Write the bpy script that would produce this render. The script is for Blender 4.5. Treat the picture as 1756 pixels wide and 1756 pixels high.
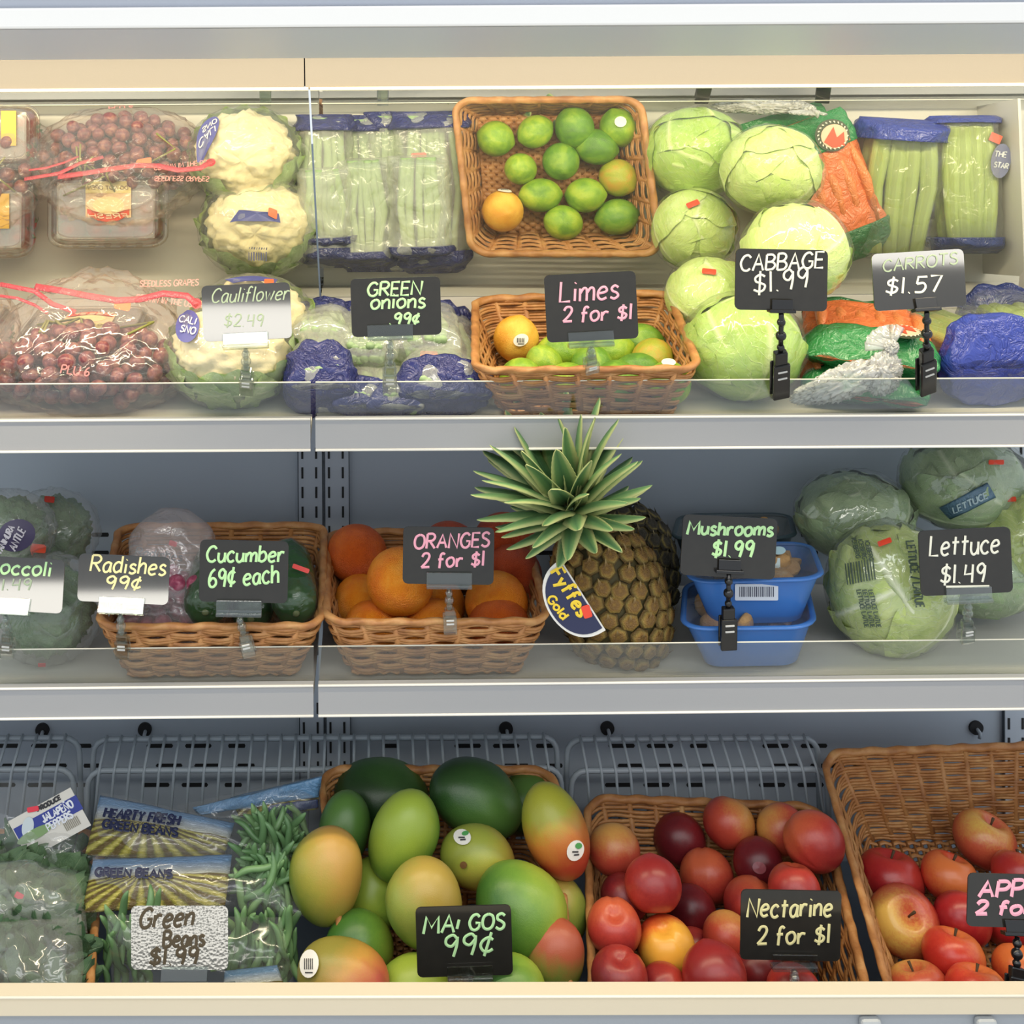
import bpy, bmesh, math, random
import numpy as np
from mathutils import Vector, Matrix, noise
S = bpy.context.scene
for o in list(bpy.data.objects): bpy.data.objects.remove(o)
# ---------------------------------------------------------------- camera, world, lamps, exposure
FPX, VX, CY, ROLL, ZC = 2000.0, 616.0, 280.0, 0.006, 1.55
S.view_settings.view_transform = 'Standard'
S.view_settings.look = 'None'
S.view_settings.gamma = 1.0
S.view_settings.use_curve_mapping = False
S.view_settings.exposure = 0.0
cam = bpy.data.cameras.new('camera')
camo = bpy.data.objects.new('camera', cam)
S.collection.objects.link(camo)
camo.location = (0, 0, ZC)
camo.rotation_euler = (math.pi / 2, ROLL, 0)
cam.sensor_width = 36.0
cam.lens = 36.0 * FPX / 1756
cam.shift_x = (878 - VX) / 1756
cam.shift_y = -(878 - CY) / 1756
cam.clip_start = 0.05
S.camera = camo
try:
    S.cycles.transparent_max_bounces = 24
    S.cycles.max_bounces = 10
except Exception:
    pass

W = bpy.data.worlds.new('store_air'); S.world = W; W.use_nodes = True
W.node_tree.nodes['Background'].inputs[0].default_value = (0.88, 0.94, 1.0, 1)
W.node_tree.nodes['Background'].inputs[1].default_value = 1.0

def area(name, loc, rot, sx, sy, power, col):
    l = bpy.data.lights.new(name, 'AREA'); l.shape = 'RECTANGLE'; l.size = sx; l.size_y = sy
    l.energy = power; l.color = col
    o = bpy.data.objects.new(name, l); S.collection.objects.link(o)
    o.location = loc; o.rotation_euler = rot
    return o
# tube hidden behind the lip of the canopy, and two unseen strip lights added overhead to put glare on the signs
area('canopy_tube_light', (0.17, 1.228, ZC + 0.160), (math.radians(6), 0, 0), 2.2, 0.03, 12.5, (1.0, 0.86, 0.60))
area('added_strip_light', (0.0, -0.2, ZC + 1.25), (math.radians(20), 0, 0), 2.6, 0.35, 14, (0.95, 0.97, 1.0))
area('added_strip_light', (0.0, -1.55, ZC + 1.25), (0, 0, 0), 5.0, 0.35, 56, (1.0, 0.96, 0.86))

# ---------------------------------------------------------------- pixel <-> place
def P(px, py, d):
    dx, dy = px - VX, py - CY
    return Vector(((dx - ROLL * dy) * d / FPX, d, ZC - (dy + ROLL * dx) * d / FPX))
M0 = Vector((0, 1.629, ZC - 0.1545)); MN = Vector((0, 0.643, 0.766)).normalized()
O0 = Vector((0, 0, ZC))
def ray(px, py, mirror=False):
    d = (P(px, py, 1.0) - O0).normalized(); o = O0.copy()
    if mirror:
        t = (M0 - o).dot(MN) / d.dot(MN); o = o + d * t; d = d - MN * 2 * d.dot(MN)
    return o, d
class Plane:
    def __init__(s, p, n, off=0.0, mirror=False): s.n = Vector(n).normalized(); s.p = Vector(p) + s.n * off; s.m = mirror
    def __call__(s, px, py):
        o, d = ray(px, py, s.m); t = (s.p - o).dot(s.n) / d.dot(s.n); return o + d * t
    def nrm(s, q): return s.n
class Ball:
    """ellipsoid hit by the pixel's ray; M: 3x3 (columns = half axes)"""
    def __init__(s, c, M, off=1.0, mirror=False):
        s.c = Vector(c); s.M = (M if isinstance(M, Matrix) else Matrix.Diagonal(Vector(M if hasattr(M, '__len__') else (M, M, M)))).to_3x3() * off
        s.I = s.M.inverted(); s.m = mirror
    def __call__(s, px, py):
        o, d = ray(px, py, s.m); a = s.I @ (o - s.c); b = s.I @ d
        A, B, C = b.dot(b), 2 * a.dot(b), a.dot(a) - 1; D = B * B - 4 * A * C
        t = -B / (2 * A) if D < 0 else (-B - math.sqrt(D)) / (2 * A)
        return o + d * t
    def nrm(s, q):
        return (s.I.transposed() @ (s.I @ (q - s.c))).normalized()
TS_S, TS_Y, TS_Z = 0.235, 1.40, ZC - 0.320
def zt(y): return TS_Z + (y - TS_Y) * TS_S          # deck of the sloping top shelf
MY, MZ = 1.44, ZC - 0.646                            # middle shelf
def zm(x): return MZ + 0.004 * x

# ---------------------------------------------------------------- objects
def setp(o, label=None, cat=None, group=None, kind=None):
    if label: o['label'] = label
    if cat: o['category'] = cat
    if group: o['group'] = group
    if kind: o['kind'] = kind
    return o
def link(name, data, parent=None, mat=None):
    o = bpy.data.objects.new(name, data); S.collection.objects.link(o)
    if parent is not None:
        o.parent = parent; o.matrix_parent_inverse = parent.matrix_basis.inverted() if parent.parent is None else (parent.parent.matrix_basis @ parent.matrix_parent_inverse @ parent.matrix_basis).inverted()
    return o
def empty(name, loc, label, cat, group=None):
    o = bpy.data.objects.new(name, None); S.collection.objects.link(o); o.location = loc; o.empty_display_size = 0.02
    return setp(o, label, cat, group)
class MB:
    def __init__(s): s.v = []; s.f = []; s.uv = {}; s.n = 0
    def add(s, v, f, uv=None):
        v = np.asarray(v, float).reshape(-1, 3); b = s.n
        s.v.append(v); s.n += len(v)
        for k, q in enumerate(f):
            s.f.append([i + b for i in q])
        if uv is not None:
            for i, t in enumerate(uv): s.uv[b + i] = t
        return s
    def grid(s, fn, nu, nv, wrapu=False, caps=False):
        v = []; uv = []
        for j in range(nv):
            for i in range(nu):
                u = i / (nu if wrapu else nu - 1); w = j / (nv - 1)
                v.append(fn(u, w)); uv.append((u, w))
        f = []
        for j in range(nv - 1):
            for i in range(nu if wrapu else nu - 1):
                a = j * nu + i; b = j * nu + (i + 1) % nu
                f.append((a, b, b + nu, a + nu))
        if caps and wrapu:
            f.append(list(range(nu))[::-1]); f.append([(nv - 1) * nu + i for i in range(nu)])
        return s.add([tuple(q) for q in v], f, uv)
    def tube(s, pts, r, n=6, closed=False, flat=None, up=None, caps=True, twist=0, lobes=0, amp=0.0):
        """flat: (a,b) radii multipliers; up: reference direction for the first multiplier"""
        P_ = np.array([tuple(p) for p in pts], float); m = len(P_)
        rr = np.full(m, r, float) if np.isscalar(r) else np.asarray(r, float)
        T = np.roll(P_, -1, 0) - np.roll(P_, 1, 0) if closed else np.gradient(P_, axis=0)
        T /= np.maximum(np.linalg.norm(T, axis=1, keepdims=True), 1e-12)
        U = np.zeros_like(P_)
        ref = np.array(up if up is not None else (0.13, 0.2, 0.97), float)
        for i in range(m):
            if up is not None: a = ref if ref.ndim == 1 else ref[i]
            else: a = ref if i == 0 else U[i - 1]
            w = a - T[i] * np.dot(a, T[i]); l = np.linalg.norm(w)
            if l < 1e-6: w = np.cross(T[i], (1, 0.3, 0.1)); l = np.linalg.norm(w)
            U[i] = w / l
        V = np.cross(T, U); fa, fb = flat or (1, 1)
        ang = np.arange(n) * 2 * math.pi / n
        if lobes:
            k = np.arange(m)[:, None] * twist
            R = rr[:, None] * (1 + amp * np.cos(lobes * ang[None, :] + k))
        else: R = np.repeat(rr[:, None], n, 1)
        v = P_[:, None, :] + (np.cos(ang)[None, :, None] * U[:, None, :] * fa + np.sin(ang)[None, :, None] * V[:, None, :] * fb) * R[:, :, None]
        f = []
        for j in range(m if closed else m - 1):
            a = j * n; b = ((j + 1) % m) * n
            for i in range(n): f.append((a + i, a + (i + 1) % n, b + (i + 1) % n, b + i))
        if not closed and caps:
            f.append(list(range(n))[::-1]); f.append([(m - 1) * n + i for i in range(n)])
        uv = [(i / n, j / max(1, m - 1)) for j in range(m) for i in range(n)]
        return s.add(v.reshape(-1, 3), f, uv)
    def hexa(s, c):
        """eight corners: 4 of one face then the 4 behind them"""
        return s.add([tuple(p) for p in c], [(0, 1, 2, 3), (7, 6, 5, 4), (0, 4, 5, 1), (1, 5, 6, 2), (2, 6, 7, 3), (3, 7, 4, 0)])
    def box(s, c, size, R=None, bev=0.0):
        bm = bmesh.new(); bmesh.ops.create_cube(bm, size=1.0)
        for q in bm.verts: q.co = Vector((q.co.x * size[0], q.co.y * size[1], q.co.z * size[2]))
        if bev: bmesh.ops.bevel(bm, geom=list(bm.edges), offset=min(bev, min(size) * .45), segments=2, affect='EDGES', profile=.5)
        M = (R or Matrix.Identity(3)); c = Vector(c)
        bm.verts.ensure_lookup_table(); bm.verts.index_update()
        v = [tuple(M @ q.co + c) for q in bm.verts]; f = [[q.index for q in k.verts] for k in bm.faces]
        bm.free(); return s.add(v, f)
    def sphere(s, fn, nu=24, nv=14):
        v = [fn(Vector((0, 0, 1)))]; f = []
        for j in range(1, nv):
            t = math.pi * j / nv
            for i in range(nu):
                a = 2 * math.pi * i / nu; v.append(fn(Vector((math.sin(t) * math.cos(a), math.sin(t) * math.sin(a), math.cos(t)))))
        v.append(fn(Vector((0, 0, -1)))); L = len(v) - 1
        for i in range(nu): f.append((0, 1 + i, 1 + (i + 1) % nu)); f.append((L, 1 + (nv - 2) * nu + (i + 1) % nu, 1 + (nv - 2) * nu + i))
        for j in range(nv - 2):
            for i in range(nu):
                a = 1 + j * nu + i; b = 1 + j * nu + (i + 1) % nu; f.append((a, a + nu, b + nu, b))
        return s.add([tuple(q) for q in v], f)
    def mesh(s, name, smooth=True, centre=None):
        me = bpy.data.meshes.new(name); V = np.concatenate(s.v) if s.v else np.zeros((0, 3))
        if centre is not None: V = V - np.array(tuple(centre))
        me.from_pydata(V.tolist(), [], s.f); me.update()
        if smooth: me.polygons.foreach_set('use_smooth', [True] * len(me.polygons))
        if s.uv:
            lay = me.uv_layers.new(name='UVMap'); vi = np.zeros(len(me.loops), int); me.loops.foreach_get('vertex_index', vi)
            arr = np.zeros((s.n, 2)); 
            for k, t in s.uv.items(): arr[k] = t
            lay.data.foreach_set('uv', arr[vi].ravel())
        return me
    def build(s, name, mat, parent=None, smooth=True, label=None, kind=None, origin=None, solid=0):
        V = np.concatenate(s.v); c = Vector(origin) if origin is not None else Vector(tuple((V.min(0) + V.max(0)) / 2))
        me = s.mesh(name, smooth, c); me.materials.append(mat)
        o = link(name, me, parent); o.location = c
        if solid:
            m = o.modifiers.new('thickness', 'SOLIDIFY'); m.thickness = solid; m.offset = 0
        return setp(o, label, None, None, kind)

# ---------------------------------------------------------------- materials
def C(h, a=1.0):
    h = h.lstrip('#'); c = [int(h[i:i + 2], 16) / 255 for i in (0, 2, 4)]
    return tuple(x / 12.92 if x <= .04045 else ((x + .055) / 1.055) ** 2.4 for x in c) + (a,)
_m = {}
class NT:
    def __init__(s, name):
        s.m = bpy.data.materials.new(name); s.m.use_nodes = True; s.t = s.m.node_tree; s.t.nodes.clear()
        s.out = s.n('ShaderNodeOutputMaterial')
    def n(s, t, **k):
        q = s.t.nodes.new(t)
        for a, b in k.items(): setattr(q, a, b)
        return q
    def l(s, a, b): s.t.links.new(a, b)
    def bsdf(s, col=None, rough=.5, spec=.5, metal=0, sub=0, trans=0):
        b = s.n('ShaderNodeBsdfPrincipled'); b.inputs['Roughness'].default_value = rough
        b.inputs['Specular IOR Level'].default_value = spec; b.inputs['Metallic'].default_value = metal
        if col is not None:
            if hasattr(col, 'links'): s.l(col, b.inputs['Base Color'])
            else: b.inputs['Base Color'].default_value = col
        s.l(b.outputs[0], s.out.inputs[0]); s.b = b; return b
    def coord(s, kind='Object'): return s.n('ShaderNodeTexCoord').outputs[kind]
    def rnd(s): return s.n('ShaderNodeObjectInfo').outputs['Random']
    def noise(s, scale, detail=3, rough=.55, vec=None, dist=0, rand=False):
        q = s.n('ShaderNodeTexNoise'); q.inputs['Scale'].default_value = scale; q.inputs['Detail'].default_value = detail
        q.inputs['Roughness'].default_value = rough; q.inputs['Distortion'].default_value = dist
        v = vec if vec is not None else s.coord()
        if rand:
            q.noise_dimensions = '4D'; mm = s.n('ShaderNodeMath', operation='MULTIPLY'); s.l(s.rnd(), mm.inputs[0]); mm.inputs[1].default_value = 37.0; s.l(mm.outputs[0], q.inputs['W'])
        s.l(v, q.inputs['Vector']); return q.outputs['Fac']
    def mapping(s, scale=(1, 1, 1), rot=(0, 0, 0), vec=None, loc=(0, 0, 0)):
        q = s.n('ShaderNodeMapping'); q.inputs['Scale'].default_value = scale; q.inputs['Rotation'].default_value = rot; q.inputs['Location'].default_value = loc
        s.l(vec if vec is not None else s.coord(), q.inputs['Vector']); return q.outputs[0]
    def ramp(s, fac, stops, interp='LINEAR'):
        q = s.n('ShaderNodeValToRGB'); e = q.color_ramp.elements; q.color_ramp.interpolation = interp
        while len(e) < len(stops): e.new(.5)
        for k, (p, c) in enumerate(stops): e[k].position = p; e[k].color = C(c) if isinstance(c, str) else (c, c, c, 1)
        s.l(fac, q.inputs[0]); return q.outputs[0]
    def mix(s, fac, a, b, blend='MIX'):
        q = s.n('ShaderNodeMix', data_type='RGBA', blend_type=blend)
        for v, i in ((fac, 0), (a, 6), (b, 7)):
            if hasattr(v, 'links'): s.l(v, q.inputs[i])
            else: q.inputs[i].default_value = v if i == 0 else (C(v) if isinstance(v, str) else v)
        return q.outputs[2]
    def math(s, op, a, b=0.0, c=None):
        q = s.n('ShaderNodeMath', operation=op)
        for i, v in enumerate((a, b, c)):
            if v is None: continue
            if hasattr(v, 'links'): s.l(v, q.inputs[i])
            else: q.inputs[i].default_value = v
        return q.outputs[0]
    def bump(s, h, strength=.3, dist=.002, to=None):
        q = s.n('ShaderNodeBump'); q.inputs['Strength'].default_value = strength; q.inputs['Distance'].default_value = dist
        s.l(h, q.inputs['Height'])
        for b in (to or [s.b]): s.l(q.outputs[0], b.inputs['Normal'])
        return q.outputs[0]
def cached(f):
    def g(*a, **k):
        key = (f.__name__, a, tuple(sorted(k.items())))
        if key not in _m: _m[key] = f(*a, **k)
        return _m[key]
    return g
@cached
def plain(col, rough=.5, spec=.5, metal=0.0, bump=0.0, scale=300.0):
    t = NT('paint'); t.bsdf(C(col), rough, spec, metal)
    nz = t.noise(scale, 2)
    c = t.mix(t.math('MULTIPLY', nz, .16), C(col), tuple(x * .75 for x in C(col)[:3]) + (1,)); t.l(c, t.b.inputs['Base Color'])
    if bump: t.bump(nz, bump, .001)
    return t.m
@cached
def enamel(col, rough=.45):
    t = NT('enamel'); nz = t.noise(3.0, 4); sc = t.noise(1.0, 3, vec=t.mapping((2, 40, 40)))
    c = t.mix(t.math('MULTIPLY', nz, .25), C(col), tuple(x * .86 for x in C(col)[:3]) + (1,))
    t.bsdf(c, rough, .4); t.bump(t.noise(500, 2), .06, .001); return t.m
@cached
def film(haze=.10, scale=55.0, strength=.6, tint='#ffffff', gloss=.10, rough=.10, stretch=(1, 1, 1)):
    t = NT('clear_film')
    tr = t.n('ShaderNodeBsdfTransparent'); tr.inputs[0].default_value = C(tint)
    gl = t.n('ShaderNodeBsdfGlossy'); gl.inputs['Roughness'].default_value = rough
    df = t.n('ShaderNodeBsdfDiffuse'); df.inputs[0].default_value = (.85, .85, .82, 1)
    v = t.mapping(stretch); a = t.noise(scale * .5, 3, .5, vec=v, dist=.8)
    rd = t.math('ABSOLUTE', t.math('SUBTRACT', a, .5)); rd = t.math('POWER', rd, .6)
    bp = t.bump(rd, strength, .006, [gl, df])
    m1 = t.n('ShaderNodeMixShader'); m1.inputs[0].default_value = haze; t.l(tr.outputs[0], m1.inputs[1]); t.l(df.outputs[0], m1.inputs[2])
    fr = t.n('ShaderNodeLayerWeight'); fr.inputs[0].default_value = .35; t.l(bp, fr.inputs['Normal'])
    fac = t.math('ADD', t.math('MULTIPLY', t.math('POWER', fr.outputs['Facing'], 1.6), .35), gloss * .75)
    m2 = t.n('ShaderNodeMixShader'); t.l(fac, m2.inputs[0]); t.l(m1.outputs[0], m2.inputs[1]); t.l(gl.outputs[0], m2.inputs[2])
    t.l(m2.outputs[0], t.out.inputs[0]); return t.m
@cached
def acrylic(tint='#f4f6f4', gloss=.05):
    t = NT('clear_plastic'); tr = t.n('ShaderNodeBsdfTransparent'); tr.inputs[0].default_value = C(tint)
    gl = t.n('ShaderNodeBsdfGlossy'); gl.inputs['Roughness'].default_value = .05
    fr = t.n('ShaderNodeLayerWeight'); fr.inputs[0].default_value = .3
    fac = t.math('ADD', t.math('MULTIPLY', fr.outputs['Facing'], .55), gloss)
    m = t.n('ShaderNodeMixShader'); t.l(fac, m.inputs[0]); t.l(tr.outputs[0], m.inputs[1]); t.l(gl.outputs[0], m.inputs[2]); t.l(m.outputs[0], t.out.inputs[0]); return t.m
@cached
def printed(col, rough=.3, strength=.5, scale=60.0):
    t = NT('printed_film'); t.bsdf(C(col), rough, .7)
    a = t.noise(scale, 4, .6, dist=1.0); rd = t.math('POWER', t.math('ABSOLUTE', t.math('SUBTRACT', a, .5)), .6)
    t.bump(rd, strength, .006); return t.m
@cached
def rattan(dark=0):
    t = NT('wicker'); nz = t.noise(40, 4); n2 = t.noise(350, 3, vec=t.mapping((1, 1, 6)))
    c = t.ramp(nz, [(.3, '#966339'), (.5, '#b47e4a'), (.72, '#cc9d66')])
    c = t.mix(t.math('MULTIPLY', n2, .35), c, '#6d3f1e'); t.bsdf(c, .42, .45); t.bump(n2, .35, .001); return t.m
@cached
def mirror_mat():
    t = NT('mirror_glass'); g = t.n('ShaderNodeBsdfGlossy'); g.inputs['Roughness'].default_value = .0; g.inputs[0].default_value = (.90, .92, .86, 1)
    d = t.n('ShaderNodeBsdfDiffuse'); d.inputs[0].default_value = (.75, .73, .62, 1)
    m = t.n('ShaderNodeMixShader'); m.inputs[0].default_value = .07; t.l(g.outputs[0], m.inputs[1]); t.l(d.outputs[0], m.inputs[2]); t.l(m.outputs[0], t.out.inputs[0]); return t.m

def box_obj(name, c, size, mat, parent=None, bev=0.0, kind=None, R=None):
    return MB().box(c, size, R, bev).build(name, mat, parent, smooth=False, kind=kind)

# ---------------------------------------------------------------- hand lettering
G = {}
def gl(ch, w, s): G[ch] = (w, [(q.startswith('~'), [tuple(float(a) for a in p.split(',')) for p in q.lstrip('~').split()]) for q in s.split(';')])
gl('A', 6.5, '0,0 3.2,10 6.5,0;1.2,3.8 5.3,3.8'); gl('B', 5.5, '0,0 0,10;~0,10 3.5,10 5,8 3.5,5.6 .3,5.2;~.3,5.2 4,5 5.6,2.8 4,.4 0,0')
gl('C', 6, '~6,8.3 4.2,10 1.6,9 0,5 1.4,1 4,0 6,1.4'); gl('E', 5, '5,10 0,10 0,0 5,0;0,5.2 4.3,5.2'); gl('F', 5, '5,10 0,10 0,0;0,5.2 4,5.2')
gl('D', 6, '0,0 0,10;~0,10 4,9.3 6,5 4,.7 0,0')
gl('G', 6.5, '~6,8.4 4.2,10 1.6,9 0,5 1.4,1 4,0 6.2,1.6;6.2,1.6 6.3,4.5 3.8,4.5'); gl('H', 6, '0,0 0,10;6,0 6,10;0,5 6,5'); gl('I', 1, '0.5,0 0.5,10')
gl('J', 4.5, '~4,10 4,2.5 2.6,0 .8,.6 0,2.4'); gl('K', 5.5, '0,0 0,10;5.2,10 .3,4.8 5.5,0'); gl('L', 5, '0,10 0,0 5,0'); gl('M', 8, '0,0 .8,10 4,3.4 7.2,10 8,0'); gl('N', 6.5, '0,0 .3,10 6,0 6.5,10')
gl('O', 7, '~3.5,10 .9,8.6 0,5 1,1.3 3.5,0 6,1.3 7,5 6,8.7 3.5,10'); gl('P', 5.4, '0,0 0,10;~0,10 3.8,10 5.4,7.8 3.8,5.2 0,4.8'); gl('R', 5.8, '0,0 0,10;~0,10 3.8,10 5.4,7.8 3.8,5.4 0,5;2,5 5.8,0')
gl('S', 5.2, '~5,8.6 3,10 .6,8.8 .8,6.4 3,5.2 5,3.4 4.6,1 2.4,0 0,1.4'); gl('T', 6, '0,10 6,10;3,10 3,0'); gl('U', 6, '~0,10 0,3 1.4,.4 3,0 4.8,.5 6,3 6,10'); gl('Y', 6, '0,10 3,5 6,10;3,5 3,0'); gl('V', 6, '0,10 3,0 6,10'); gl('W', 8, '0,10 2,0 4,8 6,0 8,10')
gl('a', 4.6, '~4.3,5.6 2.4,6.4 .4,4.8 .1,2 1.5,.1 3.4,1.2 4.3,5.4;~4.3,6.2 4.2,2 4.8,0'); gl('b', 4.6, '0,10 0,0;~0,1 2,0 4.3,1.6 4.4,4.4 2.6,6.2 0,4.6')
gl('c', 4.4, '~4.2,5.2 2.6,6.4 .6,5 0,2.6 1.2,.3 3,0 4.4,1'); gl('d', 4.8, '~4.3,5.4 2.2,6.3 .2,4.4 .2,1.6 1.8,0 4.3,1.6;4.4,10 4.5,0'); gl('e', 4.6, '~.3,3.2 3.2,3.6 4.4,4.6 3.4,6.2 1.6,6 .2,4 .3,1.4 2,0 4.4,.9')
gl('f', 4, '~4,9 2.8,10 1.5,8.6 1.3,4 1.2,-.5;0,5.6 3.4,5.8'); gl('h', 4.4, '0,10 0,0;~0,3.6 2,6.2 3.8,5.6 4.1,3 4.2,0'); gl('i', 1.2, '.5,6 .6,0;.4,8.6 .7,9'); gl('l', 1.2, '.4,10 .6,0'); gl('t', 4, '1.8,9.4 1.8,0;0,6.4 4,6.6')
gl('m', 7.2, '0,6.2 .2,0;~.2,3.8 1.8,6.2 3.3,5.4 3.5,0;~3.5,3.8 5.2,6.2 6.8,5.4 7,0'); gl('n', 4.5, '0,6.2 .2,0;~.2,3.8 2.2,6.2 4,5.2 4.3,0'); gl('o', 4.8, '~2.4,6.3 .4,5 0,2.8 1,.5 2.6,0 4.4,1.4 4.8,3.8 3.9,5.7 2.4,6.3')
gl('r', 3.8, '0,6.2 .2,0;~.2,3.6 1.6,6 3.8,5.8'); gl('s', 3.9, '~3.7,5.4 2,6.4 .5,5.2 1,3.8 3,2.8 3.8,1.3 2,0 0,.8'); gl('u', 4.4, '~0,6.2 .1,2 1.6,0 3.4,.9 4.2,3;4.2,6.2 4.4,0'); gl('j', 2, '~1.5,6 1.6,-1 .4,-2.6')
gl('w', 6.4, '0,6.2 1.6,0 3.2,5 4.8,0 6.4,6.2'); gl('Ñ', 6.5, '0,0 .3,10 6,0 6.5,10;1,12 5,12.4')
gl('y', 4.4, '0,6 2.2,.8;4.4,6 1.2,-3.4'); gl('p', 4.6, '0,6 0,-3.6;~0,1 2,0 4.3,1.6 4.4,4.4 2.6,6.2 0,4.6')
gl('1', 1.6, '.6,10 .8,0'); gl('2', 5, '~.2,7.6 1.4,9.8 3.8,9.8 4.8,7.6 3.4,4.2 .2,.2;.2,.2 5.4,.3'); gl('3', 5, '~.4,8.8 2.6,10 4.6,8.4 3.8,6 1.8,5.2;~1.8,5.2 4.4,4.8 5,2.4 3,0 .2,.8')
gl('4', 5.2, '.6,10 .2,4.6 5,5;4.4,10 4.6,0'); gl('6', 4.8, '~4,10 1.6,8 .2,4 .8,.8 2.8,0 4.7,1.6 4.4,4 2.4,5 .5,3.4'); gl('9', 4.8, '~4.4,8 2.8,10 .6,8.6 .6,6 2.6,4.8 4.4,7.6;~4.4,9 4.4,5 3.6,0'); gl('7', 5, '0,10 5,10 2,0'); gl('5', 5, '5,10 1,10 .7,5.6;~.7,5.6 3.6,6 4.8,3.4 3.4,.4 .2,.4'); gl('8', 5, '~2.5,5.2 .6,7.6 2.5,10 4.4,7.6 2.5,5.2 .2,2.4 2.5,0 4.8,2.4 2.5,5.2')
gl('$', 5.2, '~5,8 3,9.2 .8,8 1,6 3,5 5,3.6 4.4,1.4 2.4,.8 0,2;2.9,11 2.5,-1'); gl('c|', 5, ''); G['c|'] = (4.4, [(True, [(4.2, 6.6), (2.6, 7.8), (.6, 6.4), (0, 4), (1.2, 1.7), (3, 1.4), (4.4, 2.4)]), (False, [(3.4, 10), (1.6, -.6)])])
gl('.', 1.2, '.3,.2 .6,.6'); gl('/', 4, '0,-1 4,10'); gl('-', 4, '0,5 4,5'); gl("'", 1, '.4,10 .3,8'); gl('|', 1, '0.5,0 0.5,10'); G['¢'] = G.pop('c|')
def spl(p, k=5):
    out = []; n = len(p); q = [p[0]] + p + [p[-1]]
    for i in range(n - 1):
        a, b, c, d = (np.array(q[i + j]) for j in range(4))
        for t in np.linspace(0, 1, k, endpoint=False): out.append(tuple(.5 * ((2 * b) + (c - a) * t + (2 * a - 5 * b + 4 * c - d) * t * t + (3 * b - a - 3 * c + d) * t ** 3)))
    return out + [p[-1]]
def strokes(txt, x, y, h, w=None, ang=0.0, slant=0.12, gap=1.7, seed=0, curve=0.0):
    """x,y: picture position of the left end of the base line, h: capital height, w: wanted length; returns picture polylines"""
    rg = random.Random(hash(txt) % 999 + seed if False else len(txt) * 7 + seed); adv = 0; out = []
    tot = sum((G[c][0] + gap) if c != ' ' else 4 for c in txt) - gap
    sy = h / 10; sx = (w / tot) if w else sy
    ca, sa = math.cos(ang), math.sin(ang)
    for c in txt:
        if c == ' ': adv += 4; continue
        gw, st = G[c]; jy = rg.uniform(-.35, .35); js = rg.uniform(.94, 1.06)
        for sm, pl in st:
            p = spl(pl) if sm and len(pl) > 2 else pl
            q = []
            for (a, b) in p:
                X = (adv + a + slant * b) * sx; Y = (b * js + jy) * sy + curve * ((adv + a) / tot - .5) ** 2
                q.append((x + X * ca + Y * sa, y + X * sa - Y * ca))
            out.append(q)
        adv += gw + gap
    return out
def ink(surf, lines, r, mat, parent, name='lettering', lift=.0006, label=None, n=5):
    """strokes drawn on a surface; r: pen half width in picture units"""
    b = MB(); r = r * .88
    for pl in lines:
        pts = [surf(*p) for p in pl]
        if len(pts) == 1: pts = pts * 2
        ns = [surf.nrm(p) for p in pts]; ns = [(-q if q.dot(p - O0) > 0 and not surf.m else q) for q, p in zip(ns, pts)]
        pts = [p + q * lift for p, q in zip(pts, ns)]
        b.tube(pts, r * (pts[0] - O0).length / FPX, n, flat=(.3, 1), up=[tuple(q) for q in ns])
    return b.build(name, mat, parent, smooth=False, label=label)
def decal(surf, poly, mat, parent, name, lift=.0008, label=None, nsub=1):
    """a small flat polygon print laid on a surface, thickness .3 mm"""
    pts = [surf(*p) for p in poly]; c = surf(sum(p[0] for p in poly) / len(poly), sum(p[1] for p in poly) / len(poly))
    b = MB(); v = []; 
    for q in pts + [c]:
        nn = surf.nrm(q); nn = -nn if (nn.dot(q - O0) > 0 and not surf.m) else nn
        v.append(q + nn * lift)
    m = len(pts); lo = []
    for q in pts:
        nn = surf.nrm(q); nn = -nn if (nn.dot(q - O0) > 0 and not surf.m) else nn
        lo.append(q + nn * (lift - .0004))
    b.add([tuple(q) for q in v + lo], [(i, (i + 1) % m, m) for i in range(m)] + [(i, m + 1 + i, m + 1 + (i + 1) % m, (i + 1) % m) for i in range(m)])
    return b.build(name, mat, parent, smooth=False, label=label)
def oval(x, y, rx, ry, ang=0, n=20): return [(x + math.cos(t) * rx * math.cos(ang) - math.sin(t) * ry * math.sin(ang), y + math.cos(t) * rx * math.sin(ang) + math.sin(t) * ry * math.cos(ang)) for t in [2 * math.pi * i / n for i in range(n)]]
def rect(x, y, w, h, ang=0, r=0):
    q = [(-w / 2, -h / 2), (w / 2, -h / 2), (w / 2, h / 2), (-w / 2, h / 2)]
    if r:
        o = []
        for (a, b), s0 in zip(q, (180, 270, 0, 90)):
            for k in range(4):
                t = math.radians(s0 + 30 * k); o.append((a - math.copysign(r, a) + r * math.cos(t), b - math.copysign(r, b) + r * math.sin(t)))
        q = o
    return [(x + a * math.cos(ang) - b * math.sin(ang), y + a * math.sin(ang) + b * math.cos(ang)) for a, b in q]
# ---------------------------------------------------------------- the display case
XS = -0.057; X0, X1 = -1.0, 1.35; XR = 1.014
white = enamel('#c9c6bf'); greyp = enamel('#9c9da0'); wallm = enamel('#abb6c3', .5); warm = enamel('#79736a'); dark = plain('#15161a', .7)
def struct(name, mb, mat, **k): return mb.build(name, mat, None, smooth=False, kind='structure', **k)
wall = struct('wall_back', MB().box(((X0 + X1) / 2, 1.79, ZC - .62), (X1 - X0, .02, 1.3)), wallm)
struct('floor', MB().box(((X0 + X1) / 2, .6, .02), (X1 - X0 + 2, 3.2, .02)), plain('#cbc7be', .4))
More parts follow.
